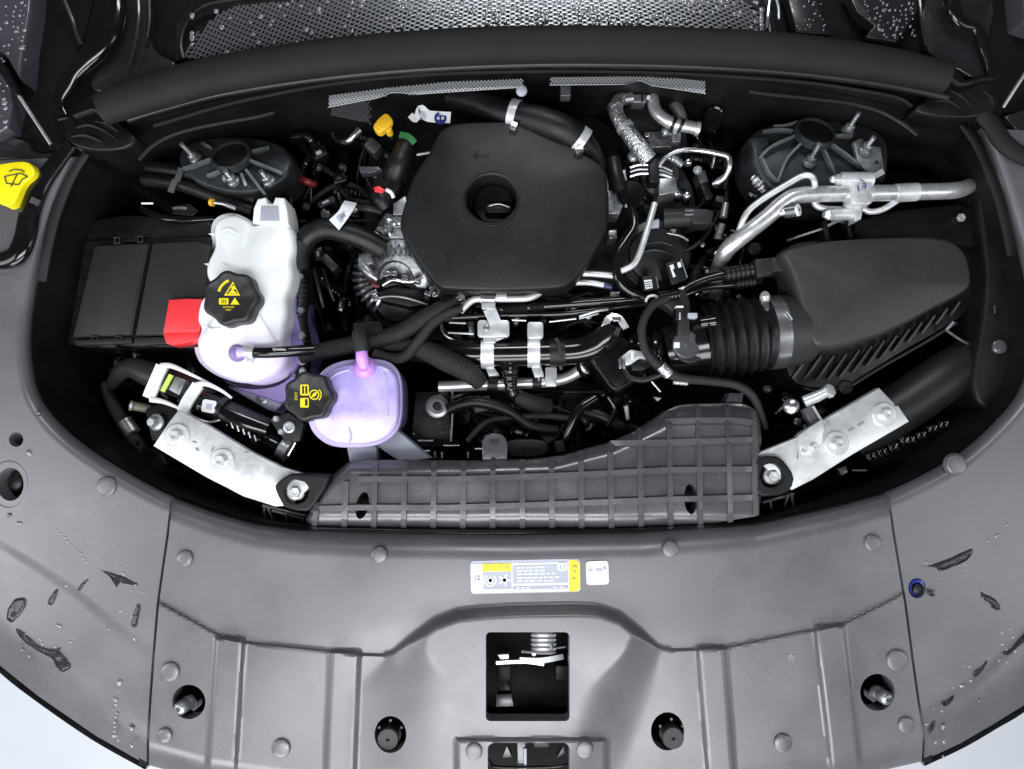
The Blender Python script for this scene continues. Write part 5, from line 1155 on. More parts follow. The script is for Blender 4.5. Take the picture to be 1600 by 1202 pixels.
# ================================================================ RIGHT HALF OF THE BAY
t = thing("air_filter_box", "dark grey teardrop air filter box with ribbed lower edge", "air filter box", 1370, 480, -.25)
AL = [(1222, 396), (1232, 386), (1260, 379), (1300, 374), (1360, 370), (1420, 368), (1468, 370), (1493, 377), (1508, 390), (1517, 410), (1521, 438), (1515, 452), (1496, 465), (1460, 483), (1420, 505), (1380, 523), (1340, 537), (1305, 544), (1280, 543), (1268, 534), (1260, 512), (1252, 478), (1242, 440), (1230, 412)]
def lid_tilt(x, y):
    p = at(1380, 520, -.03); return -.035 * max(0, (p.y - y)) * 2.0 + .0
slab("lid", AL, -.032, -.10, LID, t, bev=17, smooth=4, dome=.012, steps=6, rings=6)
slab("lower_case", [(1216, 405), (1250, 378), (1360, 368), (1480, 368), (1525, 400), (1532, 450), (1500, 498), (1420, 545), (1345, 592), (1320, 606), (1262, 606), (1232, 585), (1222, 520)], -.10, -.28, BLACK, t, bev=6, smooth=2)
for k in range(13):
    f = k / 12; x = 1262 + 236 * f; y = 550 - 82 * f ** 1.25 if k > 1 else 556 - k * 3
    y = lut([(1262, 556), (1310, 556), (1350, 545), (1400, 524), (1450, 497), (1498, 470)], x)
    L = lut([(1262, 34), (1350, 42), (1420, 34), (1498, 20)], x)
    strap("case_rib", [(x, y, -.085), (x - L * .38, y + L * .55, -.092), (x - L * .72, y + L, -.1)], [3, 3.5, 3.5], 12, FUSE, t, smooth=False)
tube("case_edge", [(1332, 602, -.098), (1380, 572, -.098), (1440, 538, -.098), (1494, 505, -.098)], 2.4, LID, t, seg=8)
tube("case_edge", [(1255, 606, -.098), (1290, 612, -.1), (1332, 602, -.098)], 2.4, BLACK, t, seg=8)
tube("outlet_neck", [(1210, 520, -.085), (1228, 518, -.088), (1246, 516, -.095)], [57, 57, 56], LID, t, seg=32)
tube("neck_glint", [(1228, 487, -.024), (1234, 493, -.022), (1238, 500, -.021)], 1.6, CHROME, t, seg=6)
slab("hose_port", rrect(1204, 402, 1226, 424, 4), -.06, -.1, LID, t, bev=3); lathe("foot_grommet", 1321, 605, -.1, [(11, -4), (11, 2), (8, 4), (3, 3)], FUSE, t, seg=20)
t = thing("intake_bellows", "black corrugated rubber intake bellows joined to the air filter box", "bellows", 1150, 530, -.15)
tube("bellows", [(1098, 534, -.09), (1130, 530, -.088), (1165, 525, -.086), (1198, 521, -.085)], [58, 62, 62, 56], RUB, t, seg=36, corr=(6, .13))
tube("smooth_neck", [(1040, 548, -.1), (1070, 541, -.095), (1100, 534, -.09)], [40, 44, 50], GLOSS, t, seg=30)
tube("inlet_elbow", [(990, 548, -.13), (1015, 552, -.115), (1045, 547, -.1)], [30, 34, 40], GLOSS, t, seg=24, corr=(4, .08))
for P in ([(1118, 500, -.03), (1108, 500, -.03), (1098, 503, -.03)],): tube("breather_stub", [(1118, 502, -.04), (1095, 505, -.045)], [11, 10], GLOSS, t, smooth=False)
t = thing("hose_clamp", "polished steel band clamp between the bellows and the air filter box", "clamp", 1207, 520, -.1)
tube("band", [(1197, 521, -.085), (1217, 519, -.085)], 58, CHROME, t, smooth=False, seg=48); lathe("worm_screw", 1195, 466, -.045, [(8, -3), (8, 5), (6, 9), (3, 9)], ZINC, t, axis=(-.2, .5, .7), seg=12); slab("screw_housing", rrect(1189, 470, 1202, 486, 3), -.04, -.06, CHROME, t, bev=2)
t = thing("air_flow_sensor", "round grey air flow sensor with plug on top of the intake neck", "sensor", 1075, 540, -.06)
lathe("base", 1078, 541, -.055, [(27, -6), (27, 2), (25, 4)], FUSE, t, seg=32); lathe("disc", 1072, 539, -.05, [(22, -2), (22, 4), (20, 6), (4, 6), (3, 7)], DUCT, t, seg=32)
slab("plug", [(1059, 524), (1060, 505), (1062, 485), (1076, 485), (1078, 505), (1078, 524)], -.034, -.05, FUSE, t, bev=3); slab("plug_tail", rrect(1056, 480, 1072, 500, 2), -.03, -.05, BLACK, t, bev=2)
slab("tag", rrect(1053, 535, 1062, 544, 1), -.0435, -.045, PAPER, t, bev=0); slab("pale_clip", rrect(1075, 489, 1090, 497, 1), -.03, -.045, LGREY, t, bev=1)
for k in range(4): slab("print_dot", rrect(1061, 489 + k * 3, 1063.5, 490.6 + k * 3, .4), -.0295, -.0302, PAPER, t, bev=0)
slab("plug_edge", rrect(1056, 478, 1068, 481, 1), -.029, -.04, PAPER, t, bev=0)
t = thing("plastic_housing", "glossy black plastic housing with rounded corner below the spring clamp", "housing", 965, 575, -.15)
slab("case", [(922, 560), (935, 535), (965, 522), (990, 535), (1005, 545), (1012, 570), (1010, 590), (985, 603), (968, 614), (955, 610), (945, 594)], -.085, -.2, GLOSS, t, bev=9, smooth=2)
tube("edge_bead", [(925, 563, -.09), (942, 585, -.087), (955, 603, -.086), (967, 607, -.086), (985, 596, -.087), (1003, 588, -.09)], 3.5, BLACK, t, seg=10)
t = thing("sensor_plug", "silver-fronted plug with a wire loop above the plastic housing", "plug", 985, 560, -.08)
slab("shell", [(972, 556), (985, 546), (1012, 550), (1014, 562), (1000, 560), (985, 570), (972, 572)], -.06, -.09, ZINC, t, bev=3); 
for x in (969, 975): slab("contact", rotp(rrect(x - 2, 561, x + 2, 576, 1), x, 568, -6), -.057, -.065, CHROME, t, bev=.5)
slab("slot", rrect(986, 550, 990, 562, 1), -.058, -.062, PAPER, t, bev=0); slab("collar", [(985, 566), (1010, 562), (1022, 570), (1005, 580), (988, 580)], -.068, -.09, BLACK, t, bev=3)
t = harness("taped black loom looping over the intake neck and down to the ribbed duct", [(1040, 468, -.05), (1020, 478, -.045), (1006, 500, -.04), (1003, 525, -.04), (1010, 550, -.042), (1030, 573, -.045), (1060, 590, -.05), (1110, 596, -.052), (1150, 602, -.052), (1175, 618, -.05), (1188, 645, -.055), (1196, 668, -.07)], [7, 7, 7, 7, 7, 8, 8, 7, 7, 7, 6, 5], BRAID)
t = harness("short looped wire joining the silver-fronted plug to the taped loom", [(976, 578, -.07), (985, 590, -.065), (1005, 594, -.06), (1025, 588, -.055), (1040, 582, -.05)], 5, RUB)
tube("foil_tape", [(1032, 572, -.043), (1046, 586, -.046)], 9, FOIL, t, smooth=False); tube("foil_tape", [(1052, 597, -.05), (1074, 599, -.05)], 4, FOIL, t)
t = thing("grey_block", "small grey plastic block behind the right end of the ribbed duct", "block", 1147, 623, -.1)
slab("block", [(1140, 614), (1162, 614), (1160, 630), (1133, 630)], -.07, -.1, DUCT, t, bev=2)

# refrigerant pipes
t = thing("refrigerant_pipe", "thick silver refrigerant pipe bending round the right strut tower", "pipe", 1300, 303, -.06)
tube("pipe", [(1118, 470, -.16), (1122, 425, -.12), (1135, 392, -.085), (1165, 366, -.065), (1200, 338, -.055), (1224, 317, -.05), (1246, 306, -.048), (1290, 303, -.048), (1380, 302, -.048), (1440, 300, -.05), (1490, 298, -.055), (1512, 292, -.07), (1522, 282, -.1)], [11, 12, 13, 13, 13, 13, 13, 13, 13, 13, 13, 12, 11], PIPE, t, seg=20)
tube("swage", [(1398, 302, -.048), (1432, 300, -.049)], 14.5, ALU, t, smooth=False)
slab("clamp_block", rrect(1330, 270, 1364, 320, 8), -.030, -.06, ALU, t, bev=6); tube("clamp_barrel", [(1314, 281, -.04), (1362, 281, -.04)], 12, ALU, t, smooth=False, seg=20)
lathe("clamp_bolt", 1313, 281, -.04, [(9, -3), (9, 6), (6, 8), (6, 14), (4, 17)], ZINC, t, axis=(-1, 0, .15), seg=12)
tube("clamp_band", [(1334, 303, -.046), (1344, 303, -.046)], 16, ALU, t, smooth=False, seg=24); tube("clamp_band", [(1352, 303, -.046), (1360, 303, -.046)], 16, ZINC, t, smooth=False, seg=24)
for a, b in (((1343, 281), (1351, 284)), ((1348, 291), (1352, 294)), ((1352, 294), (1353, 288)), ((1353, 288), (1349, 287)), ((1340, 289), (1342, 299))): tube("pen_mark", [(*a, -.0275), (*b, -.0275)], .9, BLUE, t, seg=5)
t = thing("service_valve", "grey service valve cap with white end on the refrigerant pipe", "valve", 1243, 328, -.05)
tube("stem", [(1214, 333, -.05), (1228, 331, -.045)], 6, PIPE, t, smooth=False); tube("cap", [(1225, 331, -.045), (1245, 328, -.04)], [10, 11], DUCT, t, smooth=False, seg=20); lathe("cap_end", 1247, 328, -.037, [(10, -2), (10, 1), (9, 2), (2, 2)], PAPER, t, axis=(.75, .05, .65), seg=20); lathe("dot", 1249, 328, -.035, [(1.8, 0), (1.6, 1.5)], BLK, t, axis=(.75, .05, .65), seg=8)
t = thing("refrigerant_line", "thin silver refrigerant line bending over the thick pipe", "pipe", 1200, 310, -.06)
tube("line", [(1140, 395, -.1), (1152, 368, -.075), (1162, 342, -.06), (1174, 325, -.055), (1200, 306, -.05), (1230, 288, -.045), (1254, 275, -.04), (1268, 276, -.035), (1273, 288, -.036), (1272, 305, -.06), (1273, 318, -.066), (1284, 325, -.066), (1310, 327, -.066), (1345, 326, -.066), (1360, 331, -.064), (1380, 327, -.06), (1402, 313, -.055)], 5, ALU, t, seg=12)
tube("union", [(1300, 336, -.06), (1342, 334, -.06)], 10, ALU, t, smooth=False, seg=20); slab("union_block", [(1336, 318), (1346, 318), (1346, 342), (1336, 346)], -.045, -.07, ALU, t, bev=1.5); lathe("union_nut", 1298, 336, -.058, [(9, -2), (9, 5), (6, 8), (5, 12)], ZINC, t, axis=(-1, 0, .15), seg=6)
strap("bracket", [(1290, 355, -.08), (1310, 346, -.072), (1322, 350, -.08)], 4, 2, STEEL, t); slab("bracket_leg", [(1286, 345), (1292, 345), (1298, 378), (1291, 378)], -.07, -.1, BLACK, t, bev=1); slab("bracket_leg", [(1322, 345), (1328, 345), (1334, 372), (1328, 374)], -.07, -.1, BLACK, t, bev=1)
tube("glint_rail", [(1230, 376, -.08), (1260, 366, -.078), (1284, 358, -.078)], 2, STEEL, t, seg=8)
t = thing("inner_wing_ledge", "dark grey inner wing ledge between the pipe and the air filter box", "ledge", 1420, 345, -.1)
slab("ledge", [(1335, 345), (1400, 328), (1500, 318), (1535, 330), (1545, 360), (1520, 385), (1400, 375), (1335, 378)], -.085, -.2, LINER, t, bev=6); bolt(1500, 341, -.083, 7, ZINC, t)
t = thing("wing_liner", "black wheel-arch liner wall with a round clip, right side", "liner", 1560, 480, -.1)
slab("wall", [(1528, 300), (1552, 300), (1585, 400), (1598, 480), (1598, 560), (1570, 620), (1540, 640), (1520, 600), (1535, 500), (1540, 420)], -.06, -.3, LINER, t, bev=12, smooth=2)
lathe("clip", 1561, 542, -.058, [(11, -2), (11, 2), (8, 4), (3, 4)], DUCT, t, seg=20); strap("patch", [(1556, 325, -.055), (1563, 345, -.05), (1556, 372, -.055)], [6, 14, 5], 2, SHROUD, t); tube("nick", [(1554, 478, -.055), (1554, 490, -.055)], 1.2, DUCT, t, seg=6)
t = thing("fresh_air_duct", "smooth grey air duct curving under the right aluminium bar", "air duct", 1450, 590, -.15)
tube("duct", [(1330, 690, -.14), (1380, 655, -.12), (1430, 622, -.11), (1475, 590, -.105), (1510, 565, -.115), (1540, 540, -.15)], [36, 38, 38, 37, 34, 28], FRESH, t, seg=28); lathe("dimple", 1440, 624, -.073, [(4, -2), (4, 1)], BLK, t, seg=12)
t = thing("bracket_wedge", "small folded steel wedge bracket beside the air filter box corner", "bracket", 1490, 520, -.09)
strap("leg", [(1478, 516, -.085), (1490, 503, -.083)], 4, 2, STEEL, t); strap("leg", [(1478, 516, -.085), (1500, 531, -.085), (1520, 541, -.09)], 3, 2, STEEL, t)
t = thing("hood_switch", "small metal sensor with hexagon head standing on the right aluminium bar", "sensor", 1270, 625, -.05)
tube("barrel", [(1256, 628, -.045), (1276, 620, -.04), (1290, 613, -.035)], [9, 9, 8], ZINC, t, smooth=False); lathe("hex_head", 1296, 611, -.033, [(11, -4), (11, 3), (9, 4), (3, 4)], ALU, t, axis=(.4, .2, .8), seg=6); lathe("end_cap", 1236, 635, -.045, [(12, -5), (13, 0), (11, 6), (5, 10)], CHROME, t, axis=(-.5, 0, .9), seg=20)
lathe("hole", 1297, 613, -.03, [(2, 0), (2, 1.6)], BLK, t, axis=(.4, .2, .8), seg=8); slab("stand", [(1255, 640), (1272, 632), (1287, 660), (1270, 668)], -.04, -.055, DUCT, t, bev=2); strap("stand_edge", [(1270, 635, -.036), (1285, 660, -.032)], 3, 3, ALU, t, smooth=False)
lathe("foot", 1246, 659, -.08, [(6, -2), (6, 2), (3, 4)], DUCT, t, seg=12)
t = thing("wet_grille_strip", "black toothed plastic strip with wet glints below the right aluminium bar", "strip", 1430, 690, -.1)
rr_ = random.Random(5)
slab("base", [(1350, 712), (1480, 655), (1500, 668), (1480, 690), (1370, 735)], -.12, -.16, DARK, t, bev=3)
for k in range(15):
    x = 1358 + k * 8.8; y = 713 - k * 3.6 + rr_.uniform(-3, 3)
    slab("tooth", rrect(x - 3, y - 7, x + 3, y + 7, 1.5, ang=-35), -.098, -.13, GLOSS, t, bev=1.5)
    tube("glint", [(x - 3, y + 3, -.096), (x, y - 4, -.096)], 1.0, CHROME if k % 2 else STEEL, t, seg=6)
t = thing("loose_clip", "small bright metal clip in the dark gap below the right aluminium bar", "clip", 1343, 735, -.08)
tube("wire", [(1332, 735, -.075), (1354, 735, -.075)], 1.6, CHROME, t, seg=8); slab("tab", [(1310, 732), (1322, 728), (1326, 738), (1316, 744)], -.09, -.1, DUCT, t, bev=2)

# quick hoses towards the air box
t = thing("vapour_hose", "black vapour hose with connector running to the air filter box, upper of two", "hose", 1130, 430, -.07, "vapour hoses")
tube("hose", [(1020, 466, -.075), (1060, 458, -.072), (1080, 446, -.07), (1105, 436, -.066), (1135, 429, -.064), (1170, 425, -.064)], [7, 7, 7, 7, 8, 8], GLOSS, t); tube("connector", [(1130, 430, -.063), (1182, 421, -.062)], 12, RUB, t, corr=(7, .1)); slab("connector_head", [(1180, 405), (1204, 402), (1208, 428), (1184, 434)], -.048, -.07, FUSE, t, bev=3)
t = thing("vapour_hose", "black vapour hose with connector running to the air filter box, lower of two", "hose", 1130, 448, -.07, "vapour hoses")
tube("hose", [(1068, 462, -.08), (1085, 455, -.076), (1110, 448, -.074), (1150, 444, -.072), (1190, 438, -.07)], [5, 5, 5, 7, 7], GLOSS, t); tube("connector", [(1148, 444, -.071), (1178, 440, -.07)], 9, RUB, t, corr=(5, .12))
t = thing("purge_valve", "black purge valve body with white print between two hoses", "valve", 1045, 465, -.07)
slab("body", [(1018, 470), (1030, 455), (1070, 450), (1078, 470), (1080, 490), (1055, 490), (1040, 478)], -.06, -.09, FUSE, t, bev=4); tube("nozzle", [(1028, 466, -.06), (1060, 460, -.06)], 9, GLOSS, t, corr=(6, .15))
tube("white_mark", [(1009, 472, -.06), (1013, 464, -.058), (1022, 462, -.058), (1027, 465, -.06)], 2.2, PAPER, t, seg=8); slab("white_nib", [(1060, 451), (1070, 447), (1068, 452)], -.055, -.06, PAPER, t, bev=.5)
for (P, L, lab) in (([(1040, 412), (1064, 404), (1074, 436), (1050, 446)], 0, "black printed relay box with two white print blocks, right of the bent silver tube"), ([(1004, 432), (1025, 430), (1029, 452), (1006, 455)], 1, "black printed relay box with one white print block, above the purge valve")):
    t = thing("relay_box", lab, "relay", *P[0], -.1, "relay boxes")
    slab("box", P, -.06, -.12, BLACK, t, bev=2); 
    if L == 0:
        for q in ([(1046, 415), (1052, 413), (1054, 420), (1051, 421), (1056, 432), (1052, 434)], [(1058, 411), (1063, 409), (1065, 417), (1060, 419)]): flat("print_block", q, -.0585, PAPER, t)
        tube("edge", [(1064, 405, -.058), (1074, 434, -.058)], 1, STEEL, t, seg=6)
    else:
        flat("print_block", [(1006, 438), (1018, 437), (1020, 450), (1009, 452)], -.0585, PAPER, t); tube("edge", [(1025, 432, -.058), (1029, 450, -.058)], 1, STEEL, t, seg=6)
        for k in range(3): flat("print_gap", [(1007 + k, 441 + k * 3.4), (1018 + k * .6, 440 + k * 3.4), (1018 + k * .6, 441 + k * 3.4), (1007 + k, 442 + k * 3.4)], -.0578, BLK, t)

# hoses right of the engine cover
t = thing("brake_booster_hose", "glossy black hose snaking down the right side of the engine cover", "hose", 975, 400, -.08)
tube("hose", [(985, 318, -.08), (990, 340, -.072), (990, 356, -.068), (978, 376, -.064), (966, 396, -.062), (963, 420, -.062), (968, 440, -.064), (985, 456, -.068), (1012, 466, -.072)], [6, 7, 7, 7, 7.5, 7.5, 7.5, 7, 6], GLOSS, t)
t = thing("vacuum_tube", "bent bright silver tube beside the glossy black hose", "pipe", 1005, 380, -.07)
tube("tube", [(1023, 318, -.07), (1014, 350, -.065), (1005, 380, -.062), (997, 402, -.062), (988, 415, -.063), (970, 424, -.066)], 5, ALU, t, seg=12)
t = thing("silver_line", "short silver line leaving the engine cover towards the black hose, upper", "pipe", 930, 430, -.08, "silver lines at the cover edge"); tube("line", [(895, 427, -.085), (925, 428, -.083), (958, 431, -.083)], 5, ALU, t)
t = thing("silver_line", "short silver line with blue end leaving the engine cover, lower", "pipe", 925, 443, -.08, "silver lines at the cover edge"); tube("line", [(890, 442, -.088), (920, 442, -.086), (944, 446, -.086)], 4.6, ALU, t); tube("blue_end", [(943, 446, -.086), (956, 449, -.086)], 5, mat("navy_plastic", (.03, .03, .09), .4), t, smooth=False)
slab("bracket", rrect(954, 456, 968, 464, 1), -.09, -.1, ZINC, t, bev=1)
t = thing("air_pump", "black ribbed round pump body behind the relay boxes", "pump", 1025, 400, -.2)
lathe("body", 1022, 400, -.13, [(60, -40), (60, 0), (54, 6), (54, 12), (44, 16), (42, 22), (30, 24), (6, 24)], BLACK, t, axis=(0, -.2, 1), seg=36)
tube("ridge", [(1005, 394, -.095), (1020, 391, -.09), (1035, 393, -.09), (1048, 398, -.095)], 2, FUSE, t, seg=8); tube("ridge", [(1010, 366, -.1), (1030, 364, -.1), (1060, 368, -.1), (1075, 376, -.105)], 2, STEEL, t, seg=8); tube("ridge", [(1008, 382, -.1), (1030, 379, -.1), (1050, 384, -.1)], 2, FUSE, t, seg=8)
slab("blue_tab", [(1017, 345), (1030, 342), (1030, 355), (1016, 356)], -.09, -.11, LGREY, t, bev=1.5); slab("bracket", [(1048, 358), (1058, 358), (1054, 364)], -.09, -.1, STEEL, t, bev=1)
t = thing("actuator", "dark grey actuator cylinder with slotted head right of the engine", "actuator", 1070, 340, -.12)
tube("cylinder", [(1036, 342, -.1), (1060, 341, -.098), (1090, 338, -.098)], [16, 15, 15], FUSE, t, seg=20, smooth=False); slab("head", [(1068, 325), (1104, 326), (1116, 330), (1112, 350), (1084, 350), (1080, 342)], -.08, -.12, FUSE, t, bev=4)
for y in (328, 334): slab("slot", rrect(1070, y, 1084, y + 2.6, 1), -.0785, -.082, STEEL, t, bev=0)
t = thing("turbocharger", "dull cast turbocharger mass with shiny fittings, rear right of the engine", "turbocharger", 1040, 240, -.2)
slab("casting", [(975, 160), (1010, 150), (1060, 165), (1075, 200), (1075, 235), (1050, 250), (1000, 250), (975, 220)], -.12, -.3, CASTD, t, bev=16, smooth=2)
slab("flange", [(1010, 205), (1045, 203), (1058, 215), (1050, 230), (1015, 232)], -.11, -.14, CAST, t, bev=5); lathe("scroll", 1030, 275, -.13, [(34, -20), (34, 2), (30, 10), (18, 14), (6, 14)], CASTD, t, axis=(-.1, -.3, 1), seg=30)
slab("wastegate", [(1028, 278), (1056, 275), (1060, 300), (1030, 306)], -.085, -.13, STEEL, t, bev=4)
for k in range(3): tube("coil", [(985, 262 + k * 7, -.085), (1000, 258 + k * 7, -.08), (1030, 260 + k * 6, -.08), (1050, 268 + k * 5, -.088)], 2.4, CHROME if k != 1 else STEEL, t, seg=8)
for x, y, r in ((1040, 205, 8), (1052, 212, 7), (1075, 254, 6), (1057, 303, 6), (1073, 306, 6.5), (1010, 213, 6), (990, 245, 10), (1076, 255, 5)): lathe("fitting", x, y, -.095, [(r, -4), (r, 3), (r * .7, 6), (r * .4, 7)], CAST if r > 7 else CHROME, t, seg=12)
tube("banjo", [(1046, 246, -.09), (1056, 250, -.088), (1066, 258, -.09)], [6, 7, 6], CAST, t, corr=(4, .2))
slab("black_fitting", [(1013, 248), (1030, 246), (1032, 285), (1015, 285)], -.07, -.1, RUB, t, bev=5); lathe("fill_cap", 987, 304, -.09, [(24, -20), (24, 2), (20, 6), (6, 7)], GLOSS, t, seg=28); tube("cap_arm", [(958, 250, -.09), (962, 275, -.085), (970, 300, -.085)], [12, 13, 12], RUB, t)
slab("cast_fin", [(946, 268), (958, 262), (972, 282), (966, 300), (948, 300)], -.1, -.16, CAST, t, bev=4)
t = thing("foil_hose", "silver foil-sleeved hose running down from the rear wall to the turbocharger", "hose", 990, 200, -.08)
tube("sleeve", [(984, 152, -.085), (968, 156, -.08), (962, 170, -.075), (968, 188, -.072), (982, 208, -.07), (1000, 232, -.07), (1014, 250, -.075)], [9, 11, 12, 12, 13, 14, 14], FOIL, t, seg=16)
tube("sleeve_end", [(975, 155, -.08), (988, 153, -.08)], 10, CHROME, t, smooth=False); tube("ring", [(960, 163, -.076), (963, 168, -.075)], 14, CHROME, t, smooth=False); tube("ring", [(975, 197, -.072), (979, 202, -.071)], 14.5, ZINC, t, smooth=False)
t = thing("coolant_return_pipe", "bright curved metal pipe with black ties behind the turbocharger", "pipe", 1045, 180, -.08)
tube("pipe", [(1016, 135, -.1), (1020, 155, -.085), (1024, 172, -.08), (1036, 185, -.076), (1055, 194, -.075), (1080, 199, -.078), (1092, 202, -.08)], [9, 9.5, 10, 10, 10, 10, 10], PIPE, t, seg=16)
for a, b in (((1050, 192), (1055, 194)), ((1062, 195), (1067, 197))): tube("tie", [(*a, -.0755), (*b, -.0755)], 11, BLACK, t, smooth=False)
tube("flare", [(1087, 201, -.08), (1092, 202, -.08)], 12, ZINC, t, smooth=False); slab("screw_block", rrect(1050, 203, 1064, 222, 3), -.08, -.1, CAST, t, bev=2)
t = thing("coolant_return_pipe", "dull metal pipe curving down behind the bright curved pipe", "pipe", 1060, 160, -.1); tube("pipe", [(1040, 140, -.12), (1052, 158, -.11), (1062, 178, -.11), (1068, 200, -.12)], 10, STEEL, t, seg=14)
t = thing("oil_feed_line", "thin bright hooked oil feed line right of the turbocharger", "pipe", 1110, 245, -.08)
tube("line", [(1030, 258, -.075), (1042, 245, -.07), (1062, 236, -.066), (1090, 235, -.066), (1125, 241, -.066), (1138, 246, -.067), (1140, 260, -.07), (1134, 275, -.08), (1122, 284, -.09), (1114, 288, -.095)], [4, 4, 4, 4.2, 4.4, 4.6, 4.4, 5, 6, 4], CHROME, t, seg=10); tube("stub", [(1116, 246, -.08), (1112, 263, -.085)], 2.2, CHROME, t, seg=8)
t = thing("rear_wall_plug", "faint black round cap on the rear wall right of the turbocharger", "wall plug", 1116, 180, -.1); lathe("cap", 1116, 182, -.1, [(17, -20), (17, 0), (15, 3), (13, 1), (4, 1)], GLOSS, t, seg=28)
t = thing("white_plug_button", "small round off-white button under the hood seal gap", "button", 815, 142, 0); lathe("button", 815, 142, -.02, [(9, -2), (9, 1), (7, 3), (3, 4)], MILK, t, axis=(0, -.3, 1), seg=20)
slab("clip", rrect(876, 130, 892, 150, 2), -.02, -.04, DUCT, t, bev=2)
t = thing("rear_connector", "small pale connector between the foil hose and the bright curved pipe", "connector", 1000, 152, -.1)
slab("body", rrect(988, 147, 1010, 160, 2), -.075, -.1, STEEL, t, bev=2); lathe("pale_stub", 999, 138, -.075, [(4, -2), (4, 6), (2, 8)], MILK, t, seg=10); slab("dark_band", rrect(1002, 148, 1005, 159, 1), -.0735, -.08, BLK, t, bev=0); lathe("tip", 1013, 153, -.074, [(3, -1), (3, 3)], PAPER, t, seg=10)
t = thing("side_valve", "small metal valve bodies below the end of the thick refrigerant pipe", "valve", 1125, 370, -.12)
tube("barrel", [(1122, 374, -.11), (1128, 350, -.105)], [7, 6], CAST, t, smooth=False); tube("barrel", [(1130, 340, -.11), (1134, 318, -.11)], [6, 5], STEEL, t, smooth=False); tube("coil", [(1142, 360, -.1), (1150, 364, -.095), (1146, 372, -.1), (1142, 366, -.1)], 2, CHROME, t, seg=8); lathe("nut", 1119, 397, -.1, [(4, -1), (4, 3)], CHROME, t, seg=8)
bolt(1177, 390, -.1, 11, FUSE, t, name="black_bolt")
harness("faint thin black cable crossing behind the air pump", [(1060, 395, -.12), (1085, 385, -.11), (1105, 365, -.115), (1125, 330, -.13)], 3.5, RUB)

# ================================================================ WATER ON THE PANELS
def drop(P, zf, lab, h=.004, m=PUDDLE):
    P = [tuple(p) for p in spline(P, 4, True)]
    P = [(x + 1.6 * noise.noise(Vector((x / 9, y / 9, 2))), y + 1.6 * noise.noise(Vector((x / 9, y / 9, 8)))) for x, y in P]
    C_ = P + [P[0]]; x0, x1 = min(p[0] for p in P), max(p[0] for p in P); y0, y1 = min(p[1] for p in P), max(p[1] for p in P)
    st_ = 1.25; nx, ny = int((x1 - x0) / st_) + 2, int((y1 - y0) / st_) + 2; ids = {}; V_ = []; F_ = []
    keep = {(i, j) for i in range(nx) for j in range(ny) if in_poly(x0 + (i + .5) * st_, y0 + (j + .5) * st_, P)}
    def vert(i, j):
        if (i, j) in ids: return ids[(i, j)]
        x, y = x0 + i * st_, y0 + j * st_; q, d = near(x, y, C_)
        if not all((i - a, j - b) in keep for a in (0, 1) for b in (0, 1)) and d < 2: x, y = q; d = 0
        z = zf(x, y) + .0002 + h * (1 - (1 - min(1, d / 5.5)) ** 2) * (1 + .35 * noise.noise(Vector((x / 11, y / 11, 5))))
        ids[(i, j)] = len(V_); V_.append(at(x, y, z)); return ids[(i, j)]
    for (i, j) in sorted(keep): F_.append((vert(i, j), vert(i, j + 1), vert(i + 1, j + 1), vert(i + 1, j)))
    o = mesh("water_puddle", V_, F_, m, None, sharp=80)
    return tag(o, lab, "water", "water puddles on the covers")
zl = lambda x, y: hl(x, y, .3, .5); zr = lambda x, y: hr_(x, y, .3, .5)
drop([(26, 982), (36, 988), (52, 1002), (68, 1012), (84, 1014), (96, 1010), (92, 1018), (104, 1030), (110, 1043), (98, 1050), (88, 1042), (80, 1028), (66, 1022), (44, 1008), (28, 992)], zl, "long branched water streak near the left front edge", .004)
drop([(75, 940), (84, 924), (90, 921), (87, 935), (80, 946)], zl, "slim water drop left of the left seam, above the branched streak", .004)
drop([(10, 965), (14, 948), (26, 935), (38, 934), (40, 946), (30, 962), (18, 973)], zl, "oval water ring close to the left edge", .003)
drop([(155, 890), (166, 893), (190, 900), (214, 912), (214, 915), (190, 912), (182, 918), (172, 902)], zl, "dark spread water patch on the left cover near the seam", .002)
drop([(214, 945), (219, 948), (217, 965), (212, 980), (205, 977), (206, 968)], zl, "teardrop of water beside the left seam", .004)
drop([(121, 920), (135, 905), (137, 908), (126, 921)], zl, "thin slanted water sliver on the left cover", .003)
drop([(1430, 888), (1450, 884), (1480, 874), (1516, 858), (1520, 864), (1510, 876), (1485, 888), (1468, 892), (1455, 886)], zr, "dark spread water patch on the right cover near the seam", .002)
drop([(1533, 925), (1540, 930), (1555, 936), (1564, 950), (1558, 954), (1545, 945), (1534, 935)], zr, "elongated water smear on the right cover", .002)
drop([(1470, 1098), (1478, 1094), (1490, 1086), (1486, 1098), (1477, 1105)], zr, "small triangular water drop near the right front edge", .004)
drop([(1565, 1020), (1580, 1012), (1594, 996), (1602, 990), (1604, 1000), (1590, 1012), (1575, 1024)], zr, "broken water streak at the right edge", .004)
drop([(1450, 1144), (1455, 1132), (1462, 1126), (1460, 1136), (1453, 1148)], zr, "leaf-shaped water drop beside the right seam", .004)
drop([(1520, 1052), (1530, 1044), (1542, 1032), (1541, 1040), (1526, 1058)], zr, "slim water streak between the triangular drop and the broken streak", .004)
drop([(1448, 920), (1454, 920), (1462, 926), (1460, 932), (1450, 930)], zr, "round water bead touching the blue-rimmed hole", .005)
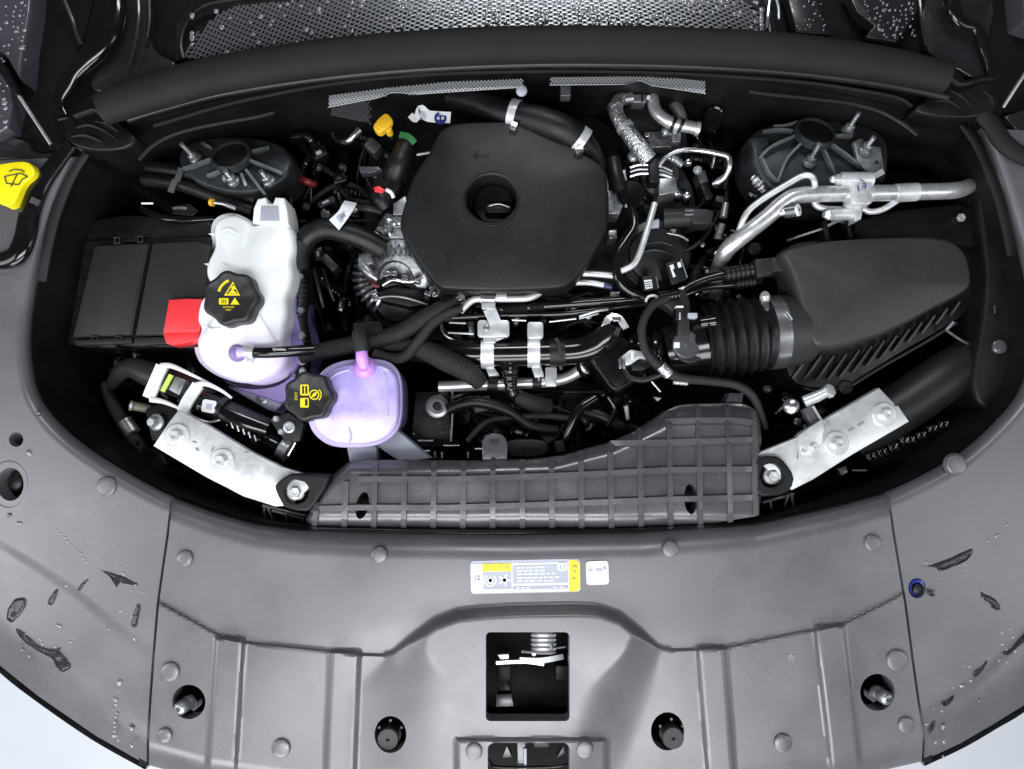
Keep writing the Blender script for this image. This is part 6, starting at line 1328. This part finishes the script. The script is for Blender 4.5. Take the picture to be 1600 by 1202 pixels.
# fine beads: nobody could count them
V = []; Fc = []
def bead(x, y, z, r, fl=.5, e=1.0, ang=0.0):
    c = at(x, y, z); n0 = len(V); s = px(z) * r; n = 8
    for (q, hgt) in ((1.0, -.1), (.85, .4), (.45, .62)):
        for k in range(n):
            g_ = 2 * math.pi * k / n; a, b = q * math.cos(g_) * s * e, q * math.sin(g_) * s
            V.append((c.x + a * math.cos(ang) - b * math.sin(ang), c.y + a * math.sin(ang) + b * math.cos(ang), c.z + hgt * s * fl * 1.4))
    V.append((c.x, c.y, c.z + .7 * s * fl * 1.4))
    for r_ in range(2):
        for k in range(n): Fc.append((n0 + r_ * n + k, n0 + r_ * n + (k + 1) % n, n0 + r_ * n + n + (k + 1) % n, n0 + r_ * n + n + k))
    for k in range(n): Fc.append((n0 + 2 * n + k, n0 + 2 * n + (k + 1) % n, n0 + 3 * n))
rr_ = random.Random(21)
for ox, oy, n_, zf in ((190, 905, 9, zl), (60, 1015, 12, zl), (85, 935, 5, zl), (212, 965, 7, zl), (1480, 880, 10, zr), (1590, 1005, 12, zr), (1480, 1098, 8, zr), (1535, 1045, 9, zr), (1455, 1138, 6, zr)):
    for k in range(n_):
        x, y = ox + rr_.gauss(0, 20), oy + rr_.gauss(0, 13); bead(x, y, zf(x, y), rr_.uniform(.8, 2.6), e=rr_.uniform(.7, 1.5), ang=rr_.uniform(0, 3))
for x, y, r in ((187, 1067, 6), (180, 1093, 5), (210, 998, 4), (92, 978, 5), (46, 708, 6), (30, 818, 5), (178, 1150, 4), (205, 1138, 5), (206, 1165, 4), (181, 1120, 3), (179, 1135, 3), (110, 1003, 3)): bead(x, y, zl(x, y), r, e=.7, ang=rr_.uniform(0, 3))
for k in range(14): bead(80 + k * 4.2, 817 + k * 4.6 + rr_.uniform(-3, 3), zl(80 + k * 4, 820 + k * 4), rr_.uniform(1, 2.6))
for k in range(12): bead(180 + rr_.uniform(-6, 6), 1080 + k * 7, zl(180, 1080 + k * 7), rr_.uniform(1, 2.6))
for x, y, r in ((1503, 1072, 5), (1517, 1064, 3), (1558, 837, 4), (1545, 845, 3), (1573, 820, 3), (1458, 926, 5), (1530, 1095, 2)): bead(x, y, zr(x, y), r, e=.7, ang=rr_.uniform(0, 3))
for k in range(40): bead(rr_.uniform(-5, 45), rr_.uniform(0, 110), .031, rr_.uniform(1, 4), e=rr_.uniform(.6, 1.6), ang=.5)
for k in range(10): bead(rr_.uniform(-5, 12), rr_.uniform(120, 200), .021, rr_.uniform(1, 4), e=1.4, ang=.5)
for k in range(40): bead(rr_.gauss(545, 14), rr_.uniform(600, 640), -.024, rr_.uniform(.8, 2))
for k in range(90):
    x, y = rr_.uniform(1335, 1430), rr_.uniform(0, 60)
    if x - 1335 > y * .8: bead(x, y, .0205, rr_.uniform(.8, 2.2), e=1.5, ang=.9)
for k in range(25): bead(rr_.uniform(1236, 1290), rr_.uniform(0, 48), .0185, rr_.uniform(.8, 1.8), e=1.5, ang=.9)
for k in range(330):
    x = min(1190, max(300, rr_.gauss(880, 240))); yt = lut(GTOP, x); yb = lut(GBOT, x); f = rr_.random() ** 1.6
    bead(x, max(1, yt) + (yb - max(1, yt)) * f, .013, rr_.uniform(2.2, 4.6), fl=.35)
tag(mesh("water_beads", V, Fc, WATER, None, sharp=0), "fine water beads scattered over the wet covers, fenders and cowl grille", "water", kind="stuff")
for p in bpy.data.objects["water_beads"].data.polygons: p.use_smooth = True
